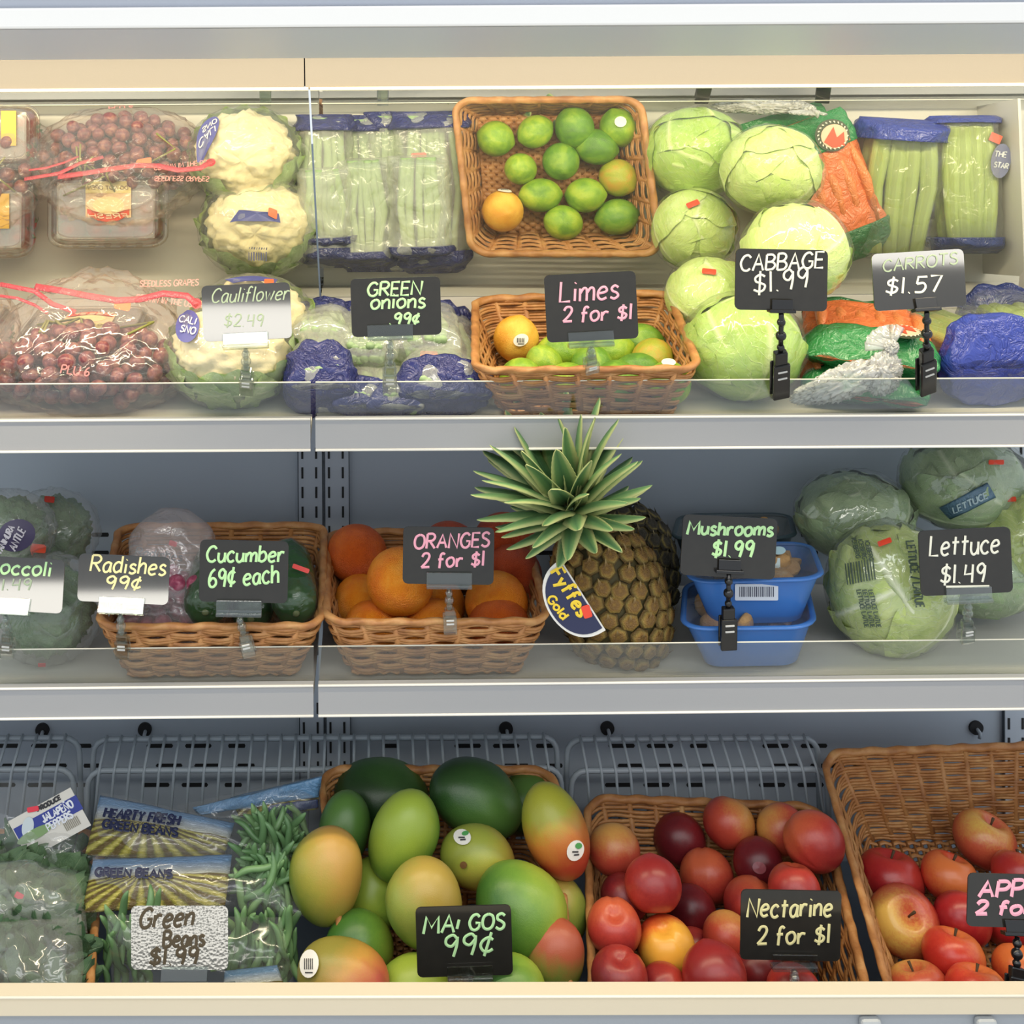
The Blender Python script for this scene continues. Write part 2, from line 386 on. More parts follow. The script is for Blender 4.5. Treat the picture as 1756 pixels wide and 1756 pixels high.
# uprights with slots
for xc in (XS, XR):
    for s in (-1, 1):
        x = xc + s * .0202
        up = box_obj('upright_strip', (x, 1.776, ZC - .62), (.0365, .008, 1.28), enamel('#b1bbc8', .5), wall)
        for cx in (-.0185, .0185): box_obj('groove', (x + cx, 1.7745, ZC - .62), (.0013, .006, 1.28), plain('#3c444e', .7), up)
        for cx in (-.012, .009):
            z = ZC - .44
            while z > ZC - .95:
                if not (ZC - .80 < z < ZC - .76): box_obj('slot', (x + cx, 1.7725, z), (.0032, .003, .017), dark, up)
                z -= .0298
for py, xs in ((917, range(20, 1700, 76)), (948, range(20, 1700, 76)), (1279, range(10, 1450, 66)), (1313, range(26, 1480, 66)), (1346, range(4, 1480, 66))):
    k = 0
    for px in xs:
        k += 1
        if k % 4 == 0 or 500 < px < 610: continue
        p = P(px, py, 1.7795); w = (46 if k % 4 != 3 else 30) * 1.78 / FPX
        q = MB(); q.add([tuple(p + Vector((a, 0, b))) for a, b in [(x_ * w / 2, y_) for x_, y_ in ((-.9, -.0032), (.9, -.0032), (1, 0), (.9, .0032), (-.9, .0032), (-1, 0))]], [(0, 1, 2, 3, 4, 5)])
        q.build('air_slot', dark, wall, smooth=False)
for px, py in ((72, 1253), (248, 1252), (868, 1251), (1042, 1250), (1675, 1249)):
    p = P(px, py, 1.776)
    b = MB(); b.tube([p, p + Vector((0, .006, 0))], .0105, 20); h = b.build('grommet', dark, wall, smooth=False)
    b = MB(); b.tube([p + Vector((.001, -.006, -.012)), p + Vector((.001, -.008, -.004)), p + Vector((.001, .004, -.001))], .0028, 8); b.build('peg', enamel('#a3adb8', .4), h)

def shelf_section(xa, xb, ya, za, zb, depth, slope, h, lab, fence, drop):
    """za, zb: height of the deck's front edge at the two ends; h: rail height"""
    t = empty('display_shelf', ((xa + xb) / 2, ya, (za + zb) / 2), lab, 'shelf')
    g = .003; xa += g; xb -= g
    d = MB(); th = .012; za -= drop; zb -= drop
    d.hexa([(xa, ya, za), (xb, ya, zb), (xb, ya, zb - th), (xa, ya, za - th), (xa, ya + depth, za + depth * slope), (xb, ya + depth, zb + depth * slope), (xb, ya + depth, zb + depth * slope - th), (xa, ya + depth, za + depth * slope - th)])
    d.build('deck', white, t, smooth=False); za += drop; zb += drop
    r = MB(); r.hexa([(xa, ya - .012, za + .002), (xb, ya - .012, zb + .002), (xb, ya - .012, zb - h), (xa, ya - .012, za - h), (xa, ya - .001, za + .002), (xb, ya - .001, zb + .002), (xb, ya - .001, zb - h), (xa, ya - .001, za - h)])
    r.build('price_rail', greyp, t, smooth=False)
    for dz in (0.0, -h):
        r = MB(); r.tube([(xa, ya - .0125, za + dz + .001), (xb, ya - .0125, zb + dz + .001)], .0016, 8); r.build('rail_edge', enamel('#e9e6df', .3), t)
    f = MB(); f.hexa([(xa, ya + .001, za + fence), (xb, ya + .001, zb + fence), (xb, ya + .001, zb - drop), (xa, ya + .001, za - drop), (xa, ya + .004, za + fence), (xb, ya + .004, zb + fence), (xb, ya + .004, zb - drop), (xa, ya + .004, za - drop)])
    fo = f.build('guard_panel', acrylic(), t, smooth=False, label='clear acrylic guard panel')
    e = MB(); e.tube([(xa, ya + .0025, za + fence), (xb, ya + .0025, zb + fence)], .0009, 6); e.build('guard_edge', plain('#e8e4d4', .3), fo)
    return t
shelf_section(X0, XS, 1.40, ZC - .305, ZC - .305, .31, TS_S, .037, 'short upper shelf under the grapes and cauliflower', .042, .015)
shelf_section(XS, XR, 1.40, ZC - .305, ZC - .305, .31, TS_S, .037, 'long upper shelf carrying limes, cabbages and carrots', .042, .015)
shelf_section(X0, XS, MY, zm(X0) + .006, zm(XS) + .006, .33, 0, .037, 'short middle shelf under the broccoli and cucumber basket', .043, .006)
shelf_section(XS, XR, MY, zm(XS) + .006, zm(XR) + .006, .33, 0, .037, 'long middle shelf carrying oranges, pineapple and lettuce', .043, .006)
# mirrors above the top shelf
UP = Vector((0, -.766, .643))
for xa, xb, lab in ((X0, XS, 'tilted mirror panel showing the strawberries and cauliflower from above'), (XS, XR, 'tilted mirror panel showing limes, cabbages and celery from above')):
    t = empty('mirror_panel', ((xa + xb) / 2, 1.675, ZC - .2), lab, 'mirror')
    g = .0012; a = M0 + UP * -.058; b = M0 + UP * .371; N = MN * .004
    q = MB(); q.hexa([(xa + g, a.y, a.z), (xb - g, a.y, a.z), (xb - g, b.y, b.z), (xa + g, b.y, b.z)] + [(x, p.y + N.y, p.z + N.z) for x, p in ((xa + g, a), (xb - g, a), (xb - g, b), (xa + g, b))])
    q.build('mirror_glass', mirror_mat(), t, smooth=False)
    q = MB(); q.tube([(xa + g, b.y - .001, b.z + .002), (xb - g, b.y - .001, b.z + .002)], .0022, 8); q.build('top_trim', enamel('#e8dfc6', .3), t)
    q = MB(); q.hexa([(xa + g, a.y + .001, a.z), (xb - g, a.y + .001, a.z), (xb - g, a.y + .001, zt(a.y) + .001), (xa + g, a.y + .001, zt(a.y) + .001)] + [(x, a.y + .006, z) for x, z in ((xa + g, a.z), (xb - g, a.z), (xb - g, zt(a.y) + .001), (xa + g, zt(a.y) + .001))]); q.build('mirror_foot', white, t, smooth=False)
# canopy: front nose, under side, warm-lit rear panel
t = empty('canopy', (.2, 1.0, ZC + .1), 'pale steel canopy hood over the mirrors with a lit beige underside', 'canopy')
za = ZC + .1085
MB().box(((X0 + X1) / 2, 1.065, za + .004), (X1 - X0, .27, .008)).build('under_lip', enamel('#cdd3dc'), t, smooth=False)
MB().box(((X0 + X1) / 2, .931, za + .0085), (X1 - X0, .006, .017), None, .002).build('nose_strip', enamel('#e4e2de', .18), t, smooth=False)
q = MB(); q.hexa([(X0, .934, za + .017), (X1, .934, za + .017), (X1, .90, za + .06), (X0, .90, za + .06), (X0, .94, za + .017), (X1, .94, za + .017), (X1, .906, za + .06), (X0, .906, za + .06)]); q.build('front_fascia', enamel('#b9bfcc', .25), t, smooth=False)
for xa, xb in ((X0, XS - .006), (XS - .0045, X1)):
    q = MB(); q.hexa([(xa, 1.345, ZC + .086), (xb, 1.345, ZC + .086), (xb, 1.318, ZC + .30), (xa, 1.318, ZC + .30), (xa, 1.351, ZC + .086), (xb, 1.351, ZC + .086), (xb, 1.324, ZC + .30), (xa, 1.324, ZC + .30)]); q.build('lit_panel', warm, t, smooth=False)
MB().box((XS - .005, 1.356, ZC + .19), (.03, .004, .2)).build('seam_backing', dark, t, smooth=False)
MB().box(((X0 + X1) / 2, 1.12, ZC + .302), (X1 - X0, .45, .006)).build('hood_top', white, t, smooth=False)
q = MB(); q.tube([(X0, 1.228, ZC + .180), (X1, 1.228, ZC + .180)], .008, 12)
lm = NT('tube_glass'); e = lm.n('ShaderNodeEmission'); e.inputs[0].default_value = (1, .86, .62, 1); e.inputs[1].default_value = 1.6; lm.l(e.outputs[0], lm.out.inputs[0]); q.build('tube_lamp', lm.m, t)
# deep bottom deck with its front lip
t = empty('bottom_deck', (.1, 1.25, ZC - 1.05), 'deep bottom deck of the case with a cream front lip', 'shelf')
a, b = P(-600, 1709, 1.25), P(2300, 1704, 1.25); hh = .0215
q = MB(); q.hexa([a, b, b - Vector((0, 0, hh)), a - Vector((0, 0, hh))] + [v + Vector((0, .02, 0)) for v in (a, b, b - Vector((0, 0, hh)), a - Vector((0, 0, hh)))]); q.build('front_lip', enamel('#dccfb6', .3), t, smooth=False)
q = MB(); q.tube([a + Vector((0, -.001, -.001)), b + Vector((0, -.001, -.001))], .0016, 8); q.build('lip_edge', enamel('#ece4d0', .3), t)
MB().box(((X0 + X1) / 2, 1.262, ZC - 1.0), (X1 - X0, .014, .17)).build('kick_panel', enamel('#9aa0a8', .35), t, smooth=False)
for px in (1492, 1690):
    p = P(px, 1756, 1.25); MB().box(p, (.022, .012, .014), None, .004).build('lip_bracket', enamel('#a9adb0', .3), t, smooth=False)
MB().box(((X0 + X1) / 2, 1.52, ZC - 1.075), (X1 - X0, .52, .01)).build('deck', enamel('#6f7a86', .5), t, smooth=False)
q = MB().box((.93, 1.53, zt(1.53) + .05), (.004, .25, .12), Matrix.Rotation(math.atan(TS_S), 3, 'X')); o = q.build('shelf_divider', white, None, smooth=False)
setp(o, 'white upright divider plate closing the celery end of the upper shelf', 'divider')
# wire racks standing at the back of the bottom deck
wm = plain('#98a3ad', .3, .5)
def rack(pa, pb, lab, first=True, n=None):
    A, B = P(pa, 1268, 1.71), P(pb, 1268, 1.71); t = empty('wire_rack', ((A.x + B.x) / 2, 1.70, ZC - 1.065), lab, 'rack')
    for dy, dz in ((0, 0), (-.035, -.0275)):
        z = A.z + dz; y = 1.71 + dy; r = .022; lo = ZC - 1.065
        pts = [(A.x - .006, y, lo), (A.x, y, z - r)] + [(A.x + r - r * math.cos(k * math.pi / 8), y, z - r + r * math.sin(k * math.pi / 8)) for k in range(1, 5)]
        pts += [(B.x - r + r * math.sin(k * math.pi / 8), y, z - r + r * math.cos(k * math.pi / 8)) for k in range(0, 4)] + [(B.x, y, z - r), (B.x + .006, y, lo)]
        MB().tube(pts, .0042, 8).build('frame_rod', wm, t)
    n = n or int((B.x - A.x) / .0215); xs = [A.x + .02 + (B.x - A.x - .04) * i / (n - 1) for i in range(n)]
    b = MB(); b.tube([(0, .004, -.004), (0, 0, .005), (0, -.018, -.007), (0, -.036, -.0225), (0, -.040, -.03), (0, -.038, -.10), (0, -.037, -.214)], .0022, 6); me = b.mesh('wire'); me.materials.append(wm)
    for x in xs:
        w = bpy.data.objects.new('wire', me); S.collection.objects.link(w); w.parent = t; w.matrix_parent_inverse = t.matrix_basis.inverted(); w.location = (x, 1.71, A.z)
        w.rotation_euler = (0, -.10 * (x - .05) / .4, 0)
    return t
rack(-330, 136, 'grey wire rack behind the jalapeno bag')
rack(160, 955, 'grey wire rack behind the mangoes')
rack(972, 1402, 'grey wire rack behind the nectarine basket')

# ---------------------------------------------------------------- wicker baskets
def bil(c, u, v): return (c[0] * (1 - u) + c[1] * u) * (1 - v) + (c[3] * (1 - u) + c[2] * u) * v
def rsq(t, r=.10):
    """rounded unit square, t in 0..1, even arc length"""
    L = 4 * (1 - 2 * r) + 2 * math.pi * r; s = t * L
    segs = [((r, 0), (1 - r, 0)), ('c', (1 - r, r), -90), ((1, r), (1, 1 - r)), ('c', (1 - r, 1 - r), 0), ((1 - r, 1), (r, 1)), ('c', (r, 1 - r), 90), ((0, 1 - r), (0, r)), ('c', (r, r), 180)]
    for q in segs:
        if q[0] == 'c':
            l = math.pi * r / 2
            if s <= l: a = math.radians(q[2] + 90 * s / l); return (q[1][0] + r * math.cos(a), q[1][1] + r * math.sin(a))
        else:
            l = 1 - 2 * r
            if s <= l: k = s / l; return (q[0][0] + (q[1][0] - q[0][0]) * k, q[0][1] + (q[1][1] - q[0][1]) * k)
        s -= l
    return (r, 0)
def seat(p, f, h=.006):
    p = Vector(p); p.z = f(p) + h; return p
DT = lambda p: zt(p.y)
DM = lambda p: zm(p.x)
DB = lambda p: ZC - 1.07
def basket(top, bot, rows, stakes, label, rimw=.0056, cat='basket'):
    """top, bot: corners front-left, front-right, back-right, back-left"""
    top = [Vector(p) for p in top]; bot = [Vector(p) for p in bot]; c = sum(bot, Vector()) / 4; ct = sum(top, Vector()) / 4
    t = empty('wicker_basket', c, label, 'basket', None); m = rattan()
    up = (ct - c).normalized(); stakes += stakes % 2
    NP = stakes * 5
    per = []
    for i in range(NP):
        u, v = rsq(i / NP); per.append((bil(bot, u, v), bil(top, u, v)))
    height = sum((b - a).length for a, b in per) / NP; rh = height / rows
    out = []
    for i in range(NP):
        a = (per[(i + 1) % NP][1] - per[i - 1][1]).normalized(); w = (per[i][1] - per[i][0]).normalized(); n = a.cross(w)
        if n.dot(per[i][1] - ct) < 0: n = -n
        out.append(n.normalized())
    b = MB()
    for k in range(rows):
        h = (k + .5) / rows
        for sub in (-.24, .24):
            pts = [per[i][0].lerp(per[i][1], h + sub / rows) + out[i] * (.0029 * math.cos(math.pi * i / 5 + k * math.pi) + .0004 * math.sin(i * 1.7 + k)) for i in range(NP)]
            b.tube(pts, rh * .31, 5, closed=True, flat=(1, .75), up=[tuple((per[i][1] - per[i][0]).normalized()) for i in range(NP)])
    b.build('weave', m, t, kind='stuff')
    b = MB()
    for j in range(stakes):
        i = int((j + .5) * 5)
        b.tube([per[i][0], per[i][1]], .0026, 6, flat=(1, 1.6), up=tuple(out[i]))
    b.build('stakes', m, t, kind='stuff')
    # floor of the basket
    b = MB(); nx = 26; ny = 32
    for j in range(ny):
        v = (j + .5) / ny; u0 = .01; pts = [bil(bot, u0 + (1 - 2 * u0) * i / (nx * 2), v) + up * (.0016 * math.cos(math.pi * i / 2 + j * math.pi)) for i in range(nx * 2 + 1)]
        b.tube(pts, .0046, 5, flat=(.45, 1.15), up=tuple(up))
    for i in range(nx):
        u = (i + .5) / nx; b.tube([bil(bot, u, .01), bil(bot, u, .99)], .0024, 5)
    b.build('base', m, t, kind='stuff')
    b = MB(); n2 = NP * 3
    pts = []
    for i in range(n2):
        u, v = rsq(i / n2); pts.append(bil(top, u, v) + up * (.002 + .0008 * math.sin(i * .35)))
    b.tube(pts, rimw, 12, closed=True, flat=(.8, 1.0), twist=.5, lobes=3, amp=.09)
    b.build('rim', m, t)
    return t
lime_b = basket([P(815, 638, 1.398), P(1200, 635, 1.398), P(1146, 504, 1.61), P(815, 516, 1.61)],
                [seat(P(x, 700, d), DT) for x, d in ((862, 1.425), (1158, 1.425), (1112, 1.60), (850, 1.60))], 10, 26, 'honey wicker basket of limes standing on the upper shelf')
cuc_b = basket([P(168, 1078, 1.436), P(552, 1076, 1.436), P(556, 903, 1.69), P(205, 905, 1.69)],
               [seat(P(x, 1100, d), DM) for x, d in ((215, 1.466), (510, 1.466), (520, 1.66), (245, 1.66))], 10, 26, 'wicker basket holding the radishes and cucumbers')
org_b = basket([P(560, 1070, 1.436), P(941, 1068, 1.436), P(900, 912, 1.69), P(562, 915, 1.69)],
               [seat(P(x, 1100, d), DM) for x, d in ((600, 1.466), (893, 1.466), (870, 1.66), (590, 1.66))], 10, 26, 'wicker basket full of oranges beside the pineapple')
man_b = basket([P(612, 1800, 1.31), P(982, 1795, 1.31), P(952, 1322, 1.645), P(548, 1322, 1.645)],
               [seat(P(x, 1850, d), DB) for x, d in ((640, 1.33), (930, 1.33), (905, 1.62), (600, 1.62))], 14, 36, 'wicker basket heaped with mangoes')
nec_b = basket([P(1018, 1790, 1.31), P(1502, 1765, 1.31), P(1408, 1386, 1.645), P(1006, 1370, 1.645)],
               [seat(P(x, 1850, d), DB) for x, d in ((1060, 1.33), (1440, 1.33), (1380, 1.62), (1050, 1.62))], 14, 34, 'wicker basket filled with nectarines beside the mangoes')
app_b = basket([P(1545, 1770, 1.31), P(2010, 1760, 1.31), P(1800, 1280, 1.68), P(1408, 1294, 1.68)],
               [seat(P(x, 1850, d), DB, h) for x, d, h in ((1590, 1.33, .006), (1960, 1.33, .006), (1790, 1.655, .105), (1478, 1.655, .105))], 14, 34, 'wicker basket of red apples with its tall back exposed')
grn_b = basket([P(-330, 1770, 1.31), P(148, 1765, 1.31), P(176, 1430, 1.63), P(-200, 1430, 1.63)],
               [seat(P(x, 1850, d), DB) for x, d in ((-290, 1.33), (110, 1.33), (130, 1.60), (-180, 1.60))], 12, 34, 'wicker basket under the bagged jalapenos and leafy herbs')
# ---------------------------------------------------------------- produce kit
DN = Vector((0, -TS_S, 1)).normalized()
def mdeck(px, py, h):
    """place on (h above) the upper deck whose mirror image is seen at px,py"""
    return Plane(Vector((0, TS_Y, TS_Z)), DN, h, mirror=True)(px, py)
def dk(X, d, h=0.0): return Vector((X, d, zt(d) + h))
def ondeck(px, d, h=0.0):
    x = (px - VX) * d / FPX; return Vector((x, d, zt(d) + h))
BASE = {}
def base(name, fn, nu=28, nv=18):
    if name not in BASE: BASE[name] = MB().sphere(fn, nu, nv).mesh(name); BASE[name].materials.append(None)
    return BASE[name]
def ex(a, w): return math.exp(-(a / w) ** 2)
def f_lime(d):
    t = math.acos(max(-1, min(1, d.z))); r = 1 + .09 * ex(t, .22) + .07 * ex(math.pi - t, .2); return Vector((d.x, d.y, d.z)) * r
def f_orange(d):
    t = math.acos(max(-1, min(1, d.z))); r = 1 - .05 * ex(t, .16) - .02 * ex(math.pi - t, .25) + .012 * noise.noise(d * 1.7); return Vector((d.x * r, d.y * r, d.z * r * .96))
def f_mango(d):
    r = 1 + .05 * d.z * abs(d.z); x = d.x * (1 + .10 * d.z) + .10 * (d.z ** 2 - .4); return Vector((x * 1.0, d.y * (1 + .08 * d.z), d.z * r * .98)) * (1 + .02 * noise.noise(d * 1.3))
def f_nect(d):
    t = math.acos(max(-1, min(1, d.z))); p = math.atan2(d.y, d.x); s = math.sin(t)
    r = 1 - .085 * ex(p, .16) * s ** .6 + .03 * ex(p, .5) * s; r += .05 * ex(math.pi - t, .16)
    return Vector((d.x * r, d.y * r, d.z * r * .95 - .26 * ex(t, .26) * 1.0))
def f_apple(d):
    t = math.acos(max(-1, min(1, d.z))); p = math.atan2(d.y, d.x); r = 1 + .05 * d.z + .018 * math.cos(5 * p) * (1 - d.z) * .6
    return Vector((d.x * r, d.y * r, d.z * .90 - .42 * ex(t, .33) + .20 * ex(math.pi - t, .28)))
def f_round(d): return d * (1 + .02 * noise.noise(d * 2))
FN = dict(lime=f_lime, orange=f_orange, mango=f_mango, nectarine=f_nect, apple=f_apple, lemon=f_lime)
@cached
def skin(c1, c2, c3, scale=1.2, pores=0.0, rough=.38, lo=.35, hi=.65, dirs=None, fine=.15):
    """three colours laid out by soft noise (and, with dirs, by the side of the fruit)"""
    t = NT('skin'); nz = t.noise(scale, 4, .6, rand=True, dist=.4)
    if dirs:
        sx = t.n('ShaderNodeSeparateXYZ'); t.l(t.coord(), sx.inputs[0])
        g = t.math('MULTIPLY_ADD', sx.outputs[0], dirs[0], .5); g = t.math('MULTIPLY_ADD', sx.outputs[1], dirs[1], g); g = t.math('MULTIPLY_ADD', sx.outputs[2], dirs[2], g)
        nz = t.math('ADD', t.math('MULTIPLY', g, .7), t.math('MULTIPLY', nz, .3))
    f = t.noise(14, 4, .7, rand=True); nz2 = t.math('ADD', nz, t.math('MULTIPLY', t.math('SUBTRACT', f, .5), fine))
    c = t.ramp(nz2, [(lo, c1), ((lo + hi) / 2, c2), (hi, c3)])
    t.bsdf(c, rough, .5)
    if pores: t.bump(t.noise(34, 2, rand=True), pores, .02)
    return t.m
def stick(surf, x, y, rx, ry, ang, parent, col='#e8e4da', kind='code', name='sticker'):
    decal(surf, oval(x, y, rx, ry, ang), plain(col, .4), parent, name, .0012)
    if kind == 'code':
        L = []
        for k in range(5): L.append([(x - rx * .45 + k * rx * .2, y - ry * .35), (x - rx * .45 + k * rx * .2, y + ry * .4)])
        L.append([(x - rx * .4, y + ry * .62), (x + rx * .4, y + ry * .62)]); ink(surf, L, max(.7, rx * .05), plain('#26262a', .6), parent, 'sticker_print', .0018, n=4)
    if kind == 'leafy':
        decal(surf, oval(x + rx * .35, y - ry * .45, rx * .4, ry * .28, ang - .6), plain('#4f9a54', .5), parent, 'sticker_emblem', .0018)
        ink(surf, [[(x - rx * .4, y + ry * .1), (x + rx * .3, y + ry * .1)], [(x - rx * .2, y + ry * .4), (x + rx * .4, y + ry * .35)]], 1.3, plain('#3a3a3a', .6), parent, 'sticker_print', .0018, n=4)
def fruit(kind, px, py, d, a, b, mat, label, group, axis=(0, 0, 1), spin=0.0, cat=None, c=None, loc=None):
    """a,b: picture half width and half length along the axis"""
    me = base(kind, FN[kind]); o = bpy.data.objects.new(kind, me); S.collection.objects.link(o)
    s = d / FPX; o.location = loc if loc is not None else P(px, py, d)
    q = Vector((0, 0, 1)).rotation_difference(Vector(axis).normalized()); o.rotation_mode = 'QUATERNION'
    from mathutils import Quaternion
    o.rotation_quaternion = q @ Quaternion((0, 0, 1), spin); o.scale = (a * s, (c or a) * s, b * s)
    o.material_slots[0].link = 'OBJECT'; o.material_slots[0].material = mat
    setp(o, label, cat or kind, group)
    if kind == 'apple':
        M = o.matrix_basis; st = MB(); st.tube([M @ Vector(p) for p in ((0, 0, .30), (.02, .01, .62), (.1, .03, .86))], [.0016, .0013, .002], 7); st.build('stem', plain('#4a3620', .8), o)
    if kind == 'orange':
        M = o.matrix_basis; st = MB(); st.sphere(lambda v: M @ Vector((v.x * .06, v.y * .06, .895 + v.z * .02)), 8, 5); st.build('stem_scar', plain('#8a8a3c', .8), o)
    return o
def surf_of(o, off=1.0): return Ball(o.location, (o.rotation_quaternion.to_matrix() @ Matrix.Diagonal(o.scale)), off)

def relax(items, lo, hi, k=.93):
    """moves touching fruits apart in depth; items: x, y, depth, picture radius"""
    R = [q[3] * q[2] / FPX for q in items]; D = [q[2] for q in items]
    for it in range(160):
        mv = 0
        for i in range(len(items)):
            for j in range(i):
                a = P(items[i][0], items[i][1], D[i]); b = P(items[j][0], items[j][1], D[j]); need = (R[i] + R[j]) * k; g = (a - b).length
                if g < need:
                    s = min(.004, (need - g) * .6); mv = 1
                    if D[i] < D[j]: D[i] -= s; D[j] += s
                    else: D[i] += s; D[j] -= s
            D[i] = min(hi, max(lo, D[i]))
        if not mv: break
    return D
# leafy heads -----------------------------------------------------
@cached
def leafm(c1, c2, vein, rough=.45, contrast=.5):
    t = NT('leaf'); uv = t.n('ShaderNodeUVMap').outputs[0]
    sx = t.n('ShaderNodeSeparateXYZ'); t.l(uv, sx.inputs[0]); u = t.math('ABSOLUTE', t.math('SUBTRACT', sx.outputs[0], .5)); v = sx.outputs[1]
    w = t.math('SUBTRACT', v, t.math('MULTIPLY', u, 1.3)); wig = t.noise(5, 3, vec=uv)
    s = t.math('ABSOLUTE', t.math('SINE', t.math('ADD', t.math('MULTIPLY', w, 30), t.math('MULTIPLY', wig, 9))))
    side = t.math('SUBTRACT', 1.0, t.math('MULTIPLY', s, 5.0)); side = t.math('MAXIMUM', side, 0.0)
    mid = t.math('MAXIMUM', t.math('SUBTRACT', 1.0, t.math('MULTIPLY', u, 26.0)), 0.0)
    ve = t.math('MINIMUM', t.math('ADD', t.math('MULTIPLY', side, .6), mid), 1.0)
    nz = t.noise(5, 5, .65, vec=uv, rand=True); n2 = t.noise(18, 4, .6, vec=uv)
    c = t.mix(t.math('MINIMUM', t.math('MAXIMUM', t.math('MULTIPLY_ADD', nz, 2.2, -.6), 0), 1), c1, c2)
    c = t.mix(t.math('MULTIPLY', n2, .25), c, c1); c = t.mix(t.math('MULTIPLY', ve, contrast), c, vein)
    b = t.bsdf(c, rough, .4); b.inputs['Subsurface Weight'].default_value = .12; b.inputs['Subsurface Radius'].default_value = (.01, .012, .004)
    t.bump(t.math('ADD', t.math('MULTIPLY', ve, .7), n2), .5, .003); return t.m
def dirframe(D, roll=0):
    D = D.normalized(); a = Vector((0, 0, 1)) if abs(D.z) < .9 else Vector((0, 1, 0)); X = a.cross(D).normalized(); Y = D.cross(X)
    return (X * math.cos(roll) + Y * math.sin(roll)), (Y * math.cos(roll) - X * math.sin(roll)), D
def leaf_patch(c, R, D, roll, spread, lift, ruffle, seed, n=15, sc=(1, 1, 1)):
    X, Y, Z = dirframe(D, roll); b = MB()
    def fn(u, v):
        a, e = 2 * u - 1, 2 * v - 1
        k = max(abs(a), abs(e)); rr = math.hypot(a, e); 
        if rr > 1e-6: a2, e2 = a * k / rr, e * k / rr
        else: a2 = e2 = 0
        edge = 1 + .14 * noise.noise(Vector((a2 * 2, e2 * 2, seed)))
        th = spread * k * edge; phi = math.atan2(e2, a2) if rr > 1e-6 else 0
        dr = X * (math.sin(th) * math.cos(phi)) + Y * (math.sin(th) * math.sin(phi)) + Z * math.cos(th)
        q = 1 + lift * (.35 + k ** 2) + ruffle * (k ** 1.5) * noise.noise(dr * (3.2 / 1) + Vector((seed, 0, 0))) + ruffle * .5 * k * k * math.sin(phi * 11 + seed)
        q += .018 * max(0, 1 - abs(a2) * 7) + .01 * noise.noise(dr * 8 + Vector((0, seed, 0)))
        p = dr * R * q; return c + Vector((p.x * sc[0], p.y * sc[1], p.z * sc[2]))
    return b.grid(fn, n, n)
HS = dict(cabbage=dict(c1='#b6d06a', c2='#8fb750', vein='#e3ecb4', lift=.03, ruffle=.055, spread=1.15, contrast=.6),
          pale=dict(c1='#dcea9a', c2='#b5d56a', vein='#f3f6cf', lift=.03, ruffle=.035, spread=1.15, contrast=.6),
          lettuce=dict(c1='#cdd88a', c2='#93ae5c', vein='#eef2d2', lift=.02, ruffle=.075, spread=1.0, contrast=.85),
          lettuce_shaded=dict(c1='#a8bb90', c2='#748f6c', vein='#cdd8b8', lift=.02, ruffle=.07, spread=1.0, contrast=.7))  # duller lettuce copy: shade of the rear heads put into the colours
def head(name, px, py, d, rpx, kind, label, group, seed=1, n=9, squash=(1, 1, 1), axis=None, loc=None, cat='lettuce', wrap=True, stickers=(), fhaze=.03, fgloss=.07):
    h = HS[kind]; c = loc if loc is not None else P(px, py, d); R = rpx * d / FPX; rg = random.Random(seed)
    t = empty(name, c - Vector((0, 0, R * squash[2])), label, cat, group); m = leafm(h['c1'], h['c2'], h['vein'], .45, h['contrast'])
    b = MB(); b.sphere(lambda v: c + Vector((v.x * squash[0], v.y * squash[1], v.z * squash[2])) * R * (.93 + .02 * noise.noise(v * 3)), 28, 18); b.build('heart', leafm(h['c1'], h['c2'], h['vein'], .5, .3), t)
    view = (O0 - c).normalized()
    for i in range(n):
        z = 1 - 2 * (i + .5) / n; a = i * 2.399 + seed; s = math.sqrt(1 - z * z); D = Vector((s * math.cos(a), s * math.sin(a), z)) + view * .35 + Vector((0, 0, .2))
        leaf_patch(c, R * (.93 + .012 * i), D, rg.uniform(0, 6.28), h['spread'] * rg.uniform(.8, 1.1), h['lift'], h['ruffle'], seed * 3 + i, 17, squash).build('leaf', m, t)
    if wrap:
        b = MB(); b.sphere(lambda v: c + Vector((v.x * squash[0], v.y * squash[1], v.z * squash[2])) * R * (1.085 + .03 * noise.noise(v * 3 + Vector((seed, 0, 0))) + .045 * abs(noise.noise(v * 7 + Vector((0, seed, 0))))), 56, 34)
        b.build('wrap_film', film(fhaze, 34.0, 1.0, '#ffffff', fgloss), t)
    sf = Ball(c, [R * 1.10 * q for q in squash])
    for (x, y, w, hh, an) in stickers: decal(sf, rect(x, y, w, hh, an, 2), plain('#f0492c', .5), t, 'price_sticker', .001)
    t['r'] = R; return t, sf
def lumpy(name, c, R, sc, mat, parent, amp=.16, freq=5.0, seed=0, nu=72, nv=44, a2=.05, f2=14.0):
    def fn(v):
        q = v * freq + Vector((seed, seed * .7, 0)); dd = noise.voronoi(q)[0]; d2 = noise.voronoi(v * f2)[0]
        r = R * (1 - amp * dd[0] * 1.3 + amp * .4 - a2 * d2[0]); return c + Vector((v.x * sc[0], v.y * sc[1], v.z * sc[2])) * r
    return MB().sphere(fn, nu, nv).build(name, mat, parent)

